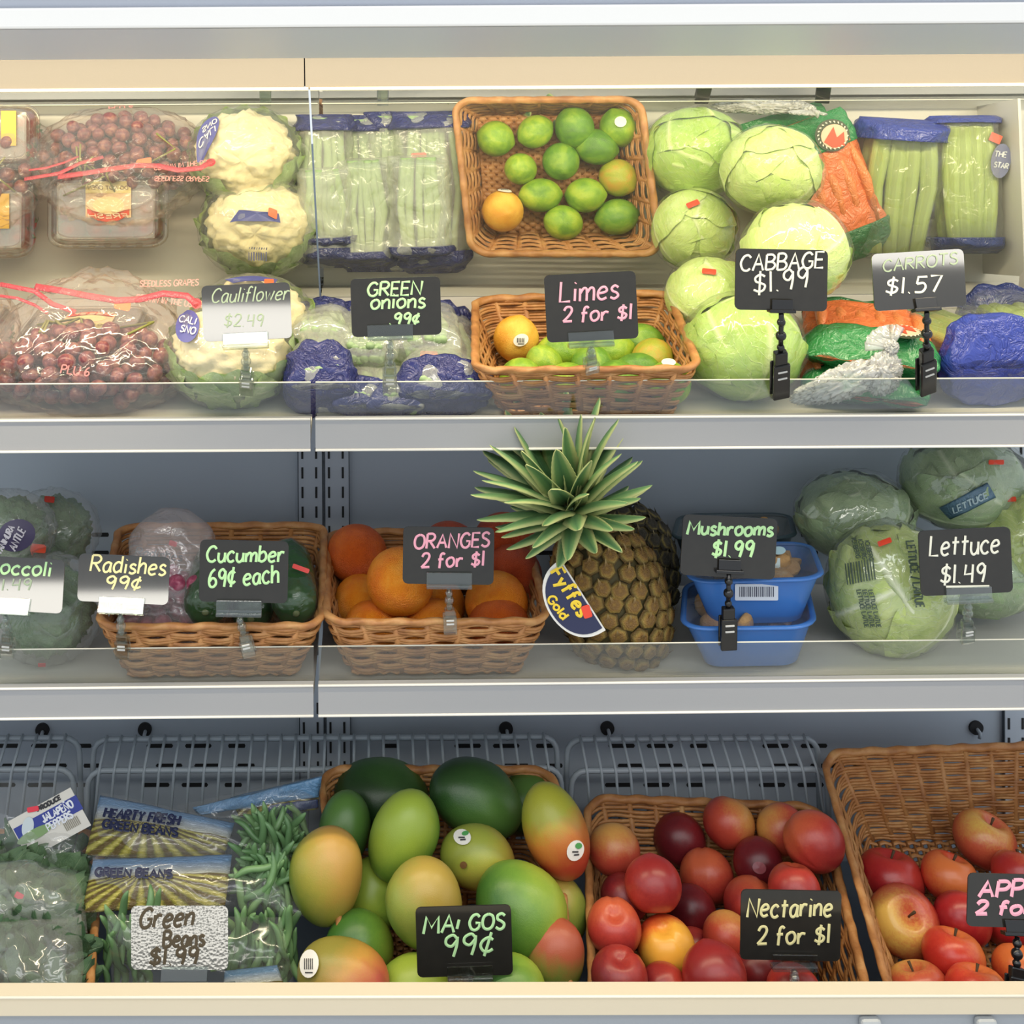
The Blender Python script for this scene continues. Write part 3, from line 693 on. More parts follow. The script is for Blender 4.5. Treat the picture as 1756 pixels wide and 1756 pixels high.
# bags -----------------------------------------------------------
def sm(x): x = max(0, min(1, x)); return x * x * (3 - 2 * x)
def pillow(A, B, w, h, up=(0, 0, 1), amp=.004, seed=0, s0=0, s1=1, seal=(1, 1), pinch=.15, nu=44, nv=40, freq=38, end=.22, off=0.0, sag=0.0):
    A = Vector(A); B = Vector(B); Z = (B - A); L = Z.length; Zn = Z / L; U = Vector(up); U = (U - Zn * U.dot(Zn)).normalized(); X = Zn.cross(U)
    b = MB()
    def fn(u, t):
        s = s0 + (s1 - s0) * t; e0 = sm(s / end + .02) ** .6; e1 = sm((1 - s) / end + .02) ** .6; e = e0 * e1
        hh = max(.03, e); ww = (1 if seal[0] else pinch + (1 - pinch) * e0) * (1 if seal[1] else pinch + (1 - pinch) * e1) * (.93 + .07 * e)
        a = 2 * math.pi * u; ca, sa = math.cos(a), math.sin(a)
        x = math.copysign(abs(ca) ** .75, ca) * (w / 2) * ww; z = math.copysign(abs(sa) ** .8, sa) * (h / 2) * hh
        p = A + Zn * (s * L) + X * x + U * (z + sag * math.sin(math.pi * s)); r = (X * ca + U * sa)
        q = p * freq + Vector((seed, seed * 2, 0)); k = amp * (1.6 * (.45 - abs(noise.noise(q))) + .6 * noise.noise(q * 2.3))
        return p + r * (k + off)
    return b.grid(fn, nu, nv, wrapu=True, caps=True)
def scatter(n, inside, rmin, box, seed, tries=9000):
    rg = random.Random(seed); out = []
    for _ in range(tries):
        p = Vector([rg.uniform(a, b) for a, b in box])
        if inside(p) and all((p - q).length > rmin for q in out): out.append(p)
        if len(out) >= n: break
    return out
def child(name, me, parent, loc, rot=None, scale=(1, 1, 1), mat=None):
    o = bpy.data.objects.new(name, me); S.collection.objects.link(o); o.parent = parent; o.matrix_parent_inverse = parent.matrix_basis.inverted()
    o.rotation_mode = 'QUATERNION'; o.location = loc; o.scale = scale
    if rot is not None: o.rotation_quaternion = rot
    if mat: o.material_slots[0].link = 'OBJECT'; o.material_slots[0].material = mat
    return o
def rq(rg):
    from mathutils import Quaternion
    q = Quaternion([rg.gauss(0, 1) for _ in range(4)]); q.normalize(); return q

# price signs ----------------------------------------------------
def sign(pxc, pyc, w, h, ang, lean, d, lines, holder, hx, hy, bx, by, label, base_d, group='chalk price signs', plate=(78, 14), glossy=.12, boardcol='#232220', yaw=0, dots=False):
    t = empty('price_sign', P(bx, by, base_d), label, 'sign', group)
    n = Vector((math.sin(yaw), -math.cos(lean), math.sin(lean))); pl = Plane(P(pxc, pyc, d), n)
    th = .0016; poly = [pl(*q) for q in rect(pxc, pyc, w, h, ang, 9)]; m = len(poly)
    b = MB(); b.add([tuple(p) for p in poly] + [tuple(p - pl.n * th) for p in poly], [list(range(m)), list(range(m, 2 * m))[::-1]] + [(i, m + i, m + (i + 1) % m, (i + 1) % m) for i in range(m)])
    bm_ = NT('chalk_board'); nz = bm_.noise(60, 3); c = bm_.mix(bm_.math('MULTIPLY', nz, .35), boardcol, '#3a3833'); bm_.bsdf(c, glossy, .6); bm_.b.inputs['Specular IOR Level'].default_value = .5 if glossy > .11 else 1.0
    if dots:
        vn = bm_.n('ShaderNodeTexVoronoi'); vn.inputs['Scale'].default_value = 330; bm_.l(bm_.coord(), vn.inputs['Vector']); bm_.bump(vn.outputs['Distance'], .13, .0006)
    b.build('board', bm_.m, t, smooth=False)
    for col, wd, L in lines: ink(pl, L, wd, plain(col, .8), t, 'lettering', .0005)
    # holder: gripping plate on the board, ball joint, clamp
    black = holder == 'black'; mt = plain('#141416', .22, .6) if black else acrylic('#eef2f0', .07)
    s = d / FPX; p0 = pl(hx, hy) + pl.n * .003; pw, ph = plate
    R = Matrix(((math.cos(ang), math.sin(lean) * 0, math.sin(ang)), (0, 1, 0), (-math.sin(ang), 0, math.cos(ang)))) if False else Matrix.Rotation(ang, 3, 'Y') @ Matrix.Rotation(-lean, 3, 'X')
    b = MB(); b.box(p0 + R @ Vector((0, 0, ph * s * .2)), (pw * s, .0018, ph * 1.8 * s), R, .0007); b.box(p0 + R @ Vector((0, .003, -ph * s * .6)), (pw * s * (1 if not black else 1.25), .012, ph * s * .5), R, .0008)
    b.build('clip_plate', mt, t, smooth=False)
    pb = P(bx, by, base_d); top = p0 + R @ Vector((0, .003, -ph * s)); a = top.lerp(pb, .0)
    V = pb - top; L = V.length; dn = V / L; b = MB()
    k1 = .012 if not black else .009
    for f_, r in ((.10, .0050), (.26, .0062), (.40, .0045)):
        cc = top + V * f_; b.sphere(lambda v: cc + v * r, 12, 8)
    b.tube([top, top + V * .45], .0028, 8); b.build('ball_joint', mt, t)
    b = MB(); side = Vector((1, 0, 0)); fr = Vector((0, -1, 0)); fr = (fr - dn * fr.dot(dn)).normalized(); sd = dn.cross(fr); Mx = Matrix((sd, fr, -dn)).transposed()
    wb = .0105 if not black else .0125
    for f_, hw, tk, o_ in ((.55, .75, .009, 0), (.80, 1.0, .005, .004), (.80, 1.0, .003, -.006)):
        b.box(top + V * f_ + fr * o_, (wb * 2 * hw * .8, tk, L * (.20 if f_ < .7 else .42)), Mx, .0015)
    b.build('spring_clamp', mt, t, smooth=False)
    b = MB(); 
    for f_ in (.66, .74): b.box(top + V * f_ + fr * .0072, (wb * .9, .0016, .0022), Mx, .0005)
    b.build('grip_ridge', plain('#c9c9c6', .2, .6), t, smooth=False)
    return t, pl
def L_(txt, x, y, h, w, ang=0.0, **k): return strokes(txt, x, y, h, w, ang, **k)
# ================================================================ UPPER SHELF
limeM = skin('#5f8a28', '#84a82f', '#a9bd3c', 1.0, .25, .3); limeD = skin('#476f2a', '#5f8d2c', '#86a636', 1.0, .25, .3); limeY = skin('#84972c', '#a5a636', '#c0953a', 1.0, .25, .3)
lemM = skin('#dd9a2a', '#eab040', '#f2c352', 1.0, .35, .35)
lg = 'limes in the upper wicker basket'
CB = [lime_b.location]
# (mirror x, mirror y, half size px, material, axis, label)
LM = [(850, 238, 34, 33, limeM, (1, .3, .1), 'lime at the far left of the basket front, under the lemon'),
      (918, 226, 34, 30, limeM, (1, -.5, -.2), 'lime along the basket front, second from the left'),
      (985, 200, 39, 36, limeD, (.3, 1, .2), 'large dark lime nearest the middle of the basket front'),
      (1060, 207, 36, 34, limeM, (.3, .8, 0), 'lime with a small round sticker in the right front corner'),
      (893, 290, 34, 29, limeM, (.6, .3, -.9), 'lime showing its stem end, left of the basket middle'),
      (962, 277, 36, 34, limeD, (0, .4, 1), 'plump lime in the very middle of the basket'),
      (1022, 252, 40, 33, limeD, (1, .2, .2), 'smooth deep green lime right of the basket middle'),
      (1060, 305, 36, 34, limeY, (.6, .5, .6), 'yellowing lime against the right basket wall'),
      (927, 335, 40, 31, limeM, (1, 0, -.2), 'lime lying beside the lemon'),
      (1004, 335, 37, 32, limeM, (1, -.1, .4), 'lime behind the middle one, pointing sideways'),
      (966, 382, 37, 32, limeM, (1, .3, -.3), 'pale lime nearest the mirror, by the basket back wall'),
      (1058, 372, 39, 33, limeD, (1, -.2, .1), 'lime in the back right corner of the basket')]
for x, y, a, b, m, ax, lab in LM:
    q = mdeck(x, y, .036); q.y = max(q.y, 1.442); q.z = zt(q.y) + .036; s = 1.55; k = .00082
    o = fruit('lime', 0, 0, FPX * .00080, b, a, m, lab, lg, ax, x * .1, 'lime', loc=q)
    if lab.startswith('lime with'):
        sf = Ball(q, [.0312] * 3, 1.0, True); decal(sf, oval(x + 4, y + 2, 10, 9), plain('#d9dcc8', .4), o, 'sticker', .001)
q = mdeck(862, 362, .046); o = fruit('lemon', 0, 0, FPX * .00084, 36, 37, lemM, 'yellow orange lemon with a white sticker at the left of the lime basket', None, (.2, -.2, 1), 1, 'lemon', loc=q)
sf = surf_of(o, 1.04); stick(sf, 893, 583, 13, 10, -.4, o, kind='code')
# cabbages
HS['pale']['ruffle'] = .03
cg = 'wrapped cabbages beside the lime basket'
head('cabbage', 0, 0, 1.46, 92, 'cabbage', 'large wrapped green cabbage resting against the front guard', cg, 11, 9, (1.06, .95, .95), loc=Vector(((1272 - VX) * 1.475 / FPX, 1.475, zt(1.475) + .068)), cat='cabbage')
head('cabbage', 0, 0, 1.57, 72, 'pale', 'wrapped pale cabbage behind the right rim of the lime basket', cg, 12, 9, (1, 1, .95), loc=Vector(((1216 - VX) * 1.575 / FPX, 1.575, zt(1.575) + .096)), cat='cabbage', stickers=((1216, 466, 24, 9, .1),))
head('cabbage', 0, 0, 1.45, 83, 'pale', 'brightest cabbage, heaped highest behind the cabbage sign', cg, 13, 10, (1.04, .95, 1), loc=Vector(((1364 - VX) * 1.478 / FPX, 1.478, ZC - .114)), cat='cabbage')
# carrots
def carrot_bag(A, B, w, h, lab, seed, logo=True):
    A = Vector(A); B = Vector(B); t = empty('carrot_bag', (A + B) / 2 - Vector((0, 0, h / 2)), lab, 'carrots', 'printed bags of carrots')
    pillow(A, B, w, h, DN, .005, seed, freq=30).build('bag_film', printed('#dd7440', .28, .7, 45.0), t)
    pillow(A, B, w * 1.01, h * 1.02, DN, .006, seed, 0, .23, freq=30, nv=14, off=.0012).build('green_end', printed('#2f8046', .25, .7, 45.0), t, label='green printed end of the bag')
    pillow(A, B, w * 1.01, h * 1.02, DN, .006, seed, .78, 1, freq=30, nv=14, off=.0012).build('green_end', printed('#2c6a3c', .25, .7, 45.0), t, label='green printed end of the bag')
    rg = random.Random(seed)
    for k in range(6):
        x = (k - 2.5) * w / 6.5; L = (B - A); X = L.normalized().cross(DN)
        b = MB(); b.tube([A + L * .2 + X * x + DN * (h * .36), A + L * .5 + X * (x + rg.uniform(-.004, .004)) + DN * (h * .44), A + L * .8 + X * x + DN * (h * .36)], [.004, .0085, .004], 8); b.build('carrot', printed('#e2844a', .3, .6, 60.0), t)
    return t
cb1 = carrot_bag(ondeck(1492, 1.435, .062), ondeck(1475, 1.635, .05), .15, .058, 'orange printed carrot bag lying on top, green end forward', 5)
cb2 = carrot_bag(ondeck(1485, 1.425, .022), ondeck(1452, 1.63, .02), .14, .042, 'lower carrot bag squashed under the other one', 8)
sf = Plane(ondeck(1470, 1.53, .0955), DN, 0, True)
decal(sf, oval(1427, 232, 30, 28), plain('#33402c', .5), cb1, 'round_emblem', .001); decal(sf, oval(1430, 234, 23, 21), plain('#d9b49a', .5), cb1, 'round_emblem', .0018)
decal(sf, [(1412, 244), (1428, 218), (1434, 236), (1446, 226), (1448, 250), (1428, 254)], plain('#b8482c', .5), cb1, 'round_emblem', .0026)
ink(sf, [[(1427 + 26.5 * math.cos(a), 232 + 24.5 * math.sin(a)), (1427 + 24 * math.cos(a + .1), 232 + 22 * math.sin(a + .1))] for a in [k * .28 for k in range(22)]], 1.2, plain('#e6dcc8', .6), cb1, 'emblem_lettering', .0026)
# knotted clear bag tail in front of the carrots
t = empty('knotted_bag_tail', ondeck(1470, 1.42, .0), 'crumpled clear bag tail tied in a knot before the carrots', 'plastic bag')
def crumple(c, rx, ry, rz, seed, frq=4.2, amp=.42, rot=0.0):
    def fn(v):
        q = v * frq + Vector((seed, 0, seed)); r = 1 - amp * abs(noise.noise(q)) * 1.8 + .12 * noise.noise(q * 3); p = Vector((v.x * rx, v.y * ry, v.z * rz)) * r
        ca, sa = math.cos(rot), math.sin(rot); return c + Vector((p.x * ca - p.z * sa, p.y, p.x * sa + p.z * ca))
    return MB().sphere(fn, 64, 40)
fm = film(.38, 60.0, 1.0, '#ffffff', .20, .12)
crumple(P(1450, 655, 1.412), .058, .012, .022, 3, rot=.35).build('film_tail', fm, t); crumple(P(1515, 640, 1.412), .024, .011, .030, 5, rot=-.3).build('film_bow', fm, t)
crumple(P(1400, 672, 1.414), .035, .009, .014, 9, rot=.3).build('film_end', fm, t); crumple(P(1528, 595, 1.412), .010, .009, .010, 6).build('knot', film(.6, 80.0, 1.0, '#ffffff', .2, .15), t)
b = MB(); 
for k in range(7):
    a = math.radians(70 + k * 18); b.tube([P(1528, 595, 1.41), P(1528 + 45 * math.cos(a), 595 - 38 * math.sin(a), 1.415)], [.003, .006], 6, flat=(1, .3))
b.build('gathers', fm, t)
# celery bags
def celery(A, B, w, h, lab, seed, blue=((0, .2), (.82, 1))):
    A = Vector(A); B = Vector(B); t = empty('celery_bag', (A + B) / 2 - Vector((0, 0, h / 2)), lab, 'celery', 'bagged celery at the shelf end'); rg = random.Random(seed)
    X = (B - A).normalized().cross(DN); m = NT('celery'); uv = m.n('ShaderNodeUVMap').outputs[0]; st = m.noise(1, 3, vec=m.mapping((60, 1.5, 1), vec=uv)); m.bsdf(m.mix(st, '#8fa84a', '#b9c77a'), .35, .5); m.bump(st, .6, .002)
    for k in range(8):
        x = ((k % 4) - 1.5) * w / 4.6 + rg.uniform(-.004, .004); z = (.2 if k < 4 else -.2) * h
        pts = [A.lerp(B, s) + X * (x * (1 - .25 * abs(2 * s - 1))) + DN * (z + rg.uniform(-.003, .003)) for s in (.04, .3, .5, .7, .96)]
        b = MB(); b.tube(pts, [.012, .0135, .0125, .0115, .010], 10, flat=(.7, 1.0), up=tuple(DN)); b.build('stalk', m.m, t)
    pillow(A, B, w, h, DN, .004, seed, freq=26, off=.003, end=.08).build('bag_film', film(.05, 40.0, .9, '#ffffff', .08), t)
    for a, b_ in blue: pillow(A, B, w * 1.01, h * 1.02, DN, .008, seed, a, b_, freq=26, end=.08, nv=14, off=.005).build('blue_end', printed('#2c3c94' if a < .5 else '#28346e', .25, .9, 40.0), t, label='blue printed end of the bag')
    return t
c1 = celery(dk(.785, 1.428, .062), dk(.772, 1.632, .036), .11, .092, 'bagged celery standing next to the carrots', 21, ((0, .15),))
c2 = celery(dk(.873, 1.425, .060), dk(.873, 1.62, .056), .088, .076, 'bagged celery with a large shiny blue end', 22, ((0, .06), (.88, 1)))
sf = Plane(ondeck(1700, 1.54, .087), DN, 0, True)
decal(sf, rect(1707, 237, 20, 15, .4), plain('#f0583a', .5), c2, 'price_sticker'); decal(sf, oval(1716, 276, 17, 30, .15), plain('#6f7392', .5), c2, 'brand_patch')
ink(sf, L_('THE', 1704, 268, 9, 20, .1) + L_('STAR', 1703, 286, 9, 24, .15), 1.2, plain('#c8cbd2', .6), c2, 'print', .0016)
sf = Plane(ondeck(1600, 1.54, .058), DN, 0, True); decal(sf, rect(1563, 216, 15, 15, .5), plain('#f0583a', .5), c1, 'price_sticker'); decal(sf, rect(1668, 0, 1, 1), plain('#f0583a', .5), c1, 'price_sticker') if False else None
# green onion bags
def onion_bag(A, B, w, h, lab, seed, ends=True, fore='#2a2f6a'):
    A = Vector(A); B = Vector(B); t = empty('green_onion_bag', (A + B) / 2 - Vector((0, 0, h / 2)), lab, 'green onions', 'bags of green onions with blue ends'); rg = random.Random(seed)
    X = (B - A).normalized().cross(DN); m = NT('onion'); uv = m.n('ShaderNodeUVMap').outputs[0]; sx = m.n('ShaderNodeSeparateXYZ'); m.l(uv, sx.inputs[0]); nz = m.noise(3, 2, vec=uv)
    m.bsdf(m.ramp(m.math('ADD', sx.outputs[1], m.math('MULTIPLY', m.math('SUBTRACT', nz, .5), .2)), [(.0, '#8fa97c'), (.45, '#a9bd8e'), (.8, '#c7d0ac'), (1, '#dde0c8')]), .4, .5)
    for k in range(14):
        x = ((k % 7) - 3) * w / 8.2 + rg.uniform(-.003, .003); z = (.2 if k < 7 else -.15) * h
        pts = [A.lerp(B, s) + X * (x * (1 - .3 * abs(2 * s - 1)) + rg.uniform(-.003, .003)) + DN * (z + rg.uniform(-.004, .004)) for s in (.03, .25, .5, .75, .97)]
        b = MB(); b.tube(pts, [.006, .0058, .0055, .005, .0065], 8, flat=(.8, 1)); b.build('onion_stalk', m.m, t)
    pillow(A, B, w, h, DN, .005, seed, freq=26, off=.002, seal=(1, 0), pinch=.6, end=.10).build('bag_film', film(.24, 34.0, .9, '#f4f8ec', .10), t)
    if fore: pillow(A, B, w * 1.0, h * 1.02, DN, .009, seed, 0, .11, freq=34, end=.10, nv=14, off=.004, seal=(1, 0), pinch=.6).build('blue_end', printed(fore, .22, .9, 50.0), t, label='blue printed front end of the bag')
    if ends: pillow(A, B, w * 1.0, h * 1.02, DN, .009, seed, .86, 1, freq=34, end=.10, nv=14, off=.004, seal=(1, 0), pinch=.6).build('blue_end', printed('#2b3066', .22, .9, 50.0), t, label='blue printed rear end of the bag')
    sf = Plane(P(0, 0, 1) if False else A + DN * h * .5, Vector((0, -1, .25)))
    return t
onion_bag(dk(-.050, 1.42, .044), dk(-.05, 1.64, .034), .072, .084, 'leftmost onion bag, its blue end upright by the shelf seam', 31)
onion_bag(dk(.002, 1.425, .018), dk(.004, 1.65, .02), .058, .036, 'low onion bag just right of the shelf seam', 32)
onion_bag(dk(.045, 1.42, .018), dk(.047, 1.65, .02), .058, .036, 'low onion bag under the green onions sign', 33)
ob = onion_bag(dk(.103, 1.418, .034), dk(.108, 1.65, .030), .10, .064, 'widest onion bag, pressed against the lime basket', 34)
ob2 = onion_bag(dk(.085, 1.475, .066), dk(.088, 1.625, .055), .082, .046, 'onion bag stacked on top of the lower ones', 35, fore=None)
onion_bag(dk(.006, 1.48, .056), dk(.010, 1.635, .046), .076, .044, 'upper onion bag heaped left of the sign', 36, fore=None)
onion_bag(dk(-.052, 1.49, .076), dk(-.048, 1.605, .062), .07, .034, 'topmost onion bag at the shelf seam', 37, fore=None)
sf = Plane(ondeck(700, 1.5, .075), Vector((0, -.8, .6)))
decal(sf, rect(735, 612, 30, 13, .05, 3), plain('#f0583a', .5), ob, 'price_sticker', .006)
# cauliflowers
curdM = NT('curd'); curdM.bsdf(curdM.mix(curdM.noise(30, 4), '#f4e6bb', '#e0cf98'), .6, .3); curdM.bump(curdM.noise(160, 3), .5, .002); curdM = curdM.m
def cauli(loc, R, lab, seed, sq=(1.1, 1, .85)):
    t = empty('cauliflower', loc - Vector((0, 0, R * sq[2])), lab, 'cauliflower', 'film wrapped cauliflowers')
    tl = Matrix.Rotation(.62, 3, 'X'); lumpy('curd', loc + tl @ Vector((0, 0, R * .08)), R, sq, curdM, t, .17, 4.2, seed); rg = random.Random(seed)
    m = leafm('#a9c07a', '#8bab62', '#e2e8bf', .5, .6)
    for k in range(9):
        a = k * .698 + rg.uniform(-.1, .1); D = tl @ Vector((math.cos(a), math.sin(a), -.30 + .14 * (k % 2)))
        leaf_patch(loc, R * 1.0, D, 1.57, .66, .08, .09, seed + k, 13, sq).build('leaf', m, t)
    b = MB(); b.sphere(lambda v: loc + Vector((v.x * sq[0], v.y * sq[1], v.z * sq[2])) * R * (1.12 + .05 * abs(noise.noise(v * 6 + Vector((seed, 0, 0))))), 56, 34); b.build('wrap_film', film(.10, 40.0, .9, '#ffffff', .09), t)
    return t, Ball(loc, [R * 1.15 * q for q in sq])
ca1, s1 = cauli(Vector(((392 - VX) * 1.47 / FPX, 1.475, zt(1.475) + .062)), .068, 'cauliflower pressed against the front guard under its sign', 41, (1.12, .95, .9))
ca2, s2 = cauli(Vector(((432 - VX) * 1.585 / FPX, 1.575, zt(1.575) + .062)), .068, 'cauliflower next to the mirror with a blue banded wrap', 44, (1.15, 1, .9))
decal(s2, [(386 + k * 10, 480 - 6 * math.sin(math.pi * k / 9)) for k in range(10)] + [(472 - k * 9, 486 - 4 * math.sin(math.pi * k / 8)) for k in range(9)], plain('#4a4f8c', .4), ca2, 'blue_band')
for k in range(8): decal(s2, rect(427 + k * 4.2, 440, 1.4 + (k % 3) * .5, 14), plain('#4d4f68', .5), ca2, 'barcode_bar')
decal(s2, rect(461, 484, 16, 8, 0, 2), plain('#f4683c', .5), ca2, 'price_sticker', .0016)
decal(s1, oval(322, 560, 20, 28, .2), plain('#5a5a9a', .4), ca1, 'blue_patch'); ink(s1, L_('CALI', 308, 552, 11, 28, .2) + L_('SNO', 310, 569, 11, 25, .2), 1.4, plain('#e9e4dc', .6), ca1, 'print', .0016)
# strawberry clamshells
clearM = acrylic('#fbf6ee', .10)
strawM = skin('#a0181c', '#c42a26', '#d6483a', 2.0, .6, .35)
def tubshape(top, bot, th=.0012, rr=.16, n=64, lip=.004, rows=6):
    b = MB(); cT = sum(top, Vector()) / 4; cB = sum(bot, Vector()) / 4; up = (cT - cB).normalized()
    def at(t, h, out=0):
        u, v = rsq(t, rr); p = bil(bot, u, v).lerp(bil(top, u, v), h); c = cB.lerp(cT, h); return p + (p - c).normalized() * out
    b.grid(lambda u, v: at(u, .02 + .98 * v), n, rows, wrapu=True); b.grid(lambda u, v: at(u, 1 - .98 * v, -th), n, rows, wrapu=True)
    for o_ in (0, -th): b.add([tuple(at(i / n, .02, 0) + up * (-o_)) for i in range(n)], [list(range(n))])
    b.tube([at(i / n, 1.0, lip * .3) for i in range(n)], lip, 8, closed=True, flat=(.6, 1), up=tuple(up)); return b
def rectc(c, X, Y, hx, hy): return [c - X * hx - Y * hy, c + X * hx - Y * hy, c + X * hx + Y * hy, c - X * hx + Y * hy]
berry = MB().sphere(lambda v: Vector((v.x * (1 - .28 * (v.z < 0) * v.z * v.z), v.y * (1 - .28 * (v.z < 0) * v.z * v.z), v.z * 1.25)) * .016, 14, 10).mesh('berry'); berry.materials.append(strawM)
calyx = MB(); 
for k in range(6):
    a = k * math.pi / 3; calyx.add([(0, 0, .0185), (.012 * math.cos(a - .35), .012 * math.sin(a - .35), .0175), (.017 * math.cos(a), .017 * math.sin(a), .0155), (.012 * math.cos(a + .35), .012 * math.sin(a + .35), .0175)], [(0, 1, 2, 3)])
calyx = calyx.mesh('calyx'); calyx.materials.append(plain('#4f7a35', .6))
def clamshell(c, X, Y, hx, hy, hh, lab, seed):
    Z = X.cross(Y).normalized(); t = empty('strawberry_clamshell', c - Z * hh / 2, lab, 'strawberries', 'clear clamshells of strawberries')
    lo, hi = c - Z * hh * .5, c + Z * hh * .28
    tubshape(rectc(hi, X, Y, hx, hy), rectc(lo, X, Y, hx * .86, hy * .84)).build('tray', clearM, t)
    tubshape(rectc(c + Z * hh * .5, X, Y, hx * .86, hy * .8), rectc(hi, X, Y, hx, hy)).build('lid', clearM, t)
    b = MB(); p = rectc(c + Z * hh * .5, X, Y, hx * .85, hy * .79); b.hexa(p + [q - Z * .001 for q in p]); b.build('lid_top', film(.22, 12.0, .25, '#ffffff', .22, .12), t, smooth=False)
    b = MB()
    for s in (-1, 1):
        for k in range(7): b.box(c + Z * hh * .30 + X * (hx * .94 * (k - 3) / 3.4) + Y * (hy * .98 * s), (.010, .006, .006), None, .002)
    b.build('lid_tabs', clearM, t)
    rg = random.Random(seed)
    for i in range(4):
        for j in range(3):
            for k in range(2):
                q = c + X * hx * .78 * ((i - 1.5) / 1.75 + rg.uniform(-.06, .06)) + Y * hy * .7 * ((j - 1) / 1.35 + rg.uniform(-.06, .06)) + Z * (hh * (-.28 + .36 * k))
                o = child('strawberry', berry, t, q, rq(rg)); w = bpy.data.objects.new('calyx', calyx); S.collection.objects.link(w); w.parent = o
    return t, Z
for (mx, my, hgt, lab, sd, w) in ((190, 362, .045, 'strawberry clamshell behind the grape bag with a paper label on its lid', 51, .082), (-22, 378, .045, 'strawberry clamshell cut by the frame edge, nearest the mirror', 52, .070), (-10, 236, .060, 'strawberry clamshell in front of the others, cut by the frame edge', 53, .066)):
    q = mdeck(mx, my, hgt); t, Z = clamshell(q, Vector((1, 0, 0)), Vector((0, 1, TS_S)).normalized(), w, .050 if sd != 53 else .042, .068, lab, sd)
    sf = Plane(q + Z * .036, Z, 0, True)
    if sd == 51:
        decal(sf, rect(186, 342, 78, 62), plain('#e0c49a', .5), t, 'paper_label', .001); decal(sf, rect(186, 321, 78, 20), plain('#e6d78e', .5), t, 'label_band', .0016)
        decal(sf, oval(186, 352, 27, 15), plain('#e8d49a', .5), t, 'label_oval', .0016); decal(sf, [(150, 358), (168, 368), (186, 371), (204, 368), (222, 358), (222, 368), (204, 378), (186, 381), (168, 378), (150, 368)], plain('#d84a2c', .5), t, 'label_arc', .002)
        ink(sf, L_('FRESH', 220, 374, 7, -66), 1.0, plain('#f0e0c0', .6), t, 'print', .0026); ink(sf, L_('DO NOT OPEN', 220, 325, 6, -68), .8, plain('#8a6a3a', .6), t, 'print', .0022)
    else: decal(sf, rect(mx + 25, my - 16, 26, 60), plain('#dcb24a', .5), t, 'paper_label', .001)
# grape bags
grapeM = skin('#5c2c34', '#7e4448', '#9c6c5a', 1.5, 0, .3)
gm = MB().sphere(lambda v: Vector((v.x, v.y, v.z * 1.12)), 14, 10).mesh('grape'); gm.materials.append(grapeM)
def grapebag(c, ax, A, B, w, h, lab, seed, n=170):
    t = empty('grape_bag', Vector((c.x, c.y, zt(c.y))), lab, 'grapes', 'bags of red grapes')
    def ins(p):
        q = p - c; return (q.x / ax[0]) ** 2 + (q.y / ax[1]) ** 2 + (q.z / ax[2]) ** 2 < 1 and p.z > zt(p.y) + .011 and p.y > 1.419
    rg = random.Random(seed)
    for p in scatter(n, ins, .0165, [(c[i] - ax[i], c[i] + ax[i]) for i in range(3)], seed): r = rg.uniform(.0092, .0108); child('grape', gm, t, p, rq(rg), (r, r, r))
    b = MB(); rg = random.Random(seed + 1)
    for k in range(6):
        b = MB(); p = c + Vector((rg.uniform(-.6, .6) * ax[0], rg.uniform(-.8, 0) * ax[1], ax[2] * .9)); b.tube([p, p + Vector((rg.uniform(-.03, .03), .02, .012)), p + Vector((rg.uniform(-.05, .05), .05, .0))], .0016, 6); b.build('grape_stem', plain('#8a8a48', .6), t)
    fmG = film(.07, 26.0, 1.0, '#fff8f4', .07, .10)
    def fn(v):
        q = v * 4.5 + Vector((seed, 0, 0)); r = 1.10 + .16 * (.4 - abs(noise.noise(q))) + .05 * noise.noise(q * 2.5); zz = v.z
        p = c + Vector((v.x * (ax[0] + .004) * r, v.y * (ax[1] + .004) * r, v.z * (ax[2] + .004) * r))
        if zz > 0: p += Vector((0, .045 * zz, .052 * zz ** 1.3)) * (1 + .25 * noise.noise(q * 1.5))
        p.z = max(p.z, zt(p.y) + .002); p.y = max(p.y, 1.407); return p
    b = MB(); b.sphere(fn, 84, 52); b.build('bag_film', fmG, t)
    return t
gb = grapebag(Vector(((148 - VX) * 1.47 / FPX, 1.478, zt(1.478) + .046)), (.112, .062, .052), 0, 0, 0, 0, 'large clear bag of red grapes filling the left front', 61, 190)
gb2 = grapebag(Vector(((-115 - VX) * 1.48 / FPX, 1.482, zt(1.482) + .050)), (.092, .062, .058), 0, 0, 0, 0, 'second grape bag cut by the frame edge', 62, 110)
red = plain('#c2414c', .4)
sf = Plane(P(150, 520, 1.475), Vector((0, -.8, .6)))
def band(surf, top, bot, mat, parent, name): decal(surf, top + bot[::-1], mat, parent, name, .001)
def strip(surf, pts, w, mat, parent, name): 
    b = MB(); up_ = surf.n; q = [surf(*p) + up_ * .001 for p in pts]; b.tube(q, w * 1.5 / FPX, 6, flat=(.12, 1), up=tuple(up_)); return b.build(name, mat, parent)
redF = printed('#c85058', .3, .6, 60.0)
strip(sf, [(60, 492), (110, 500), (150, 508), (200, 516), (240, 514), (280, 504), (320, 508), (340, 524)], 7, redF, gb, 'red_print_band')
strip(sf, [(0, 488), (60, 500), (90, 522), (130, 536)], 5, redF, gb, 'red_print_band'); strip(sf, [(0, 508), (30, 512), (60, 524), (82, 538)], 3, redF, gb, 'red_print_band')
ink(sf, L_('SEEDLESS GRAPES', 240, 492, 10, 100, -.02) + L_('GROWN IN THE USA', 232, 515, 10, 105, .12), 1.1, plain('#d98e86', .5), gb, 'print')
decal(sf, oval(337, 521, 9, 9), plain('#c23a44', .4), gb, 'red_dot'); decal(sf, rect(210, 524, 28, 16, .2, 4), plain('#f2834a', .5), gb, 'price_sticker')
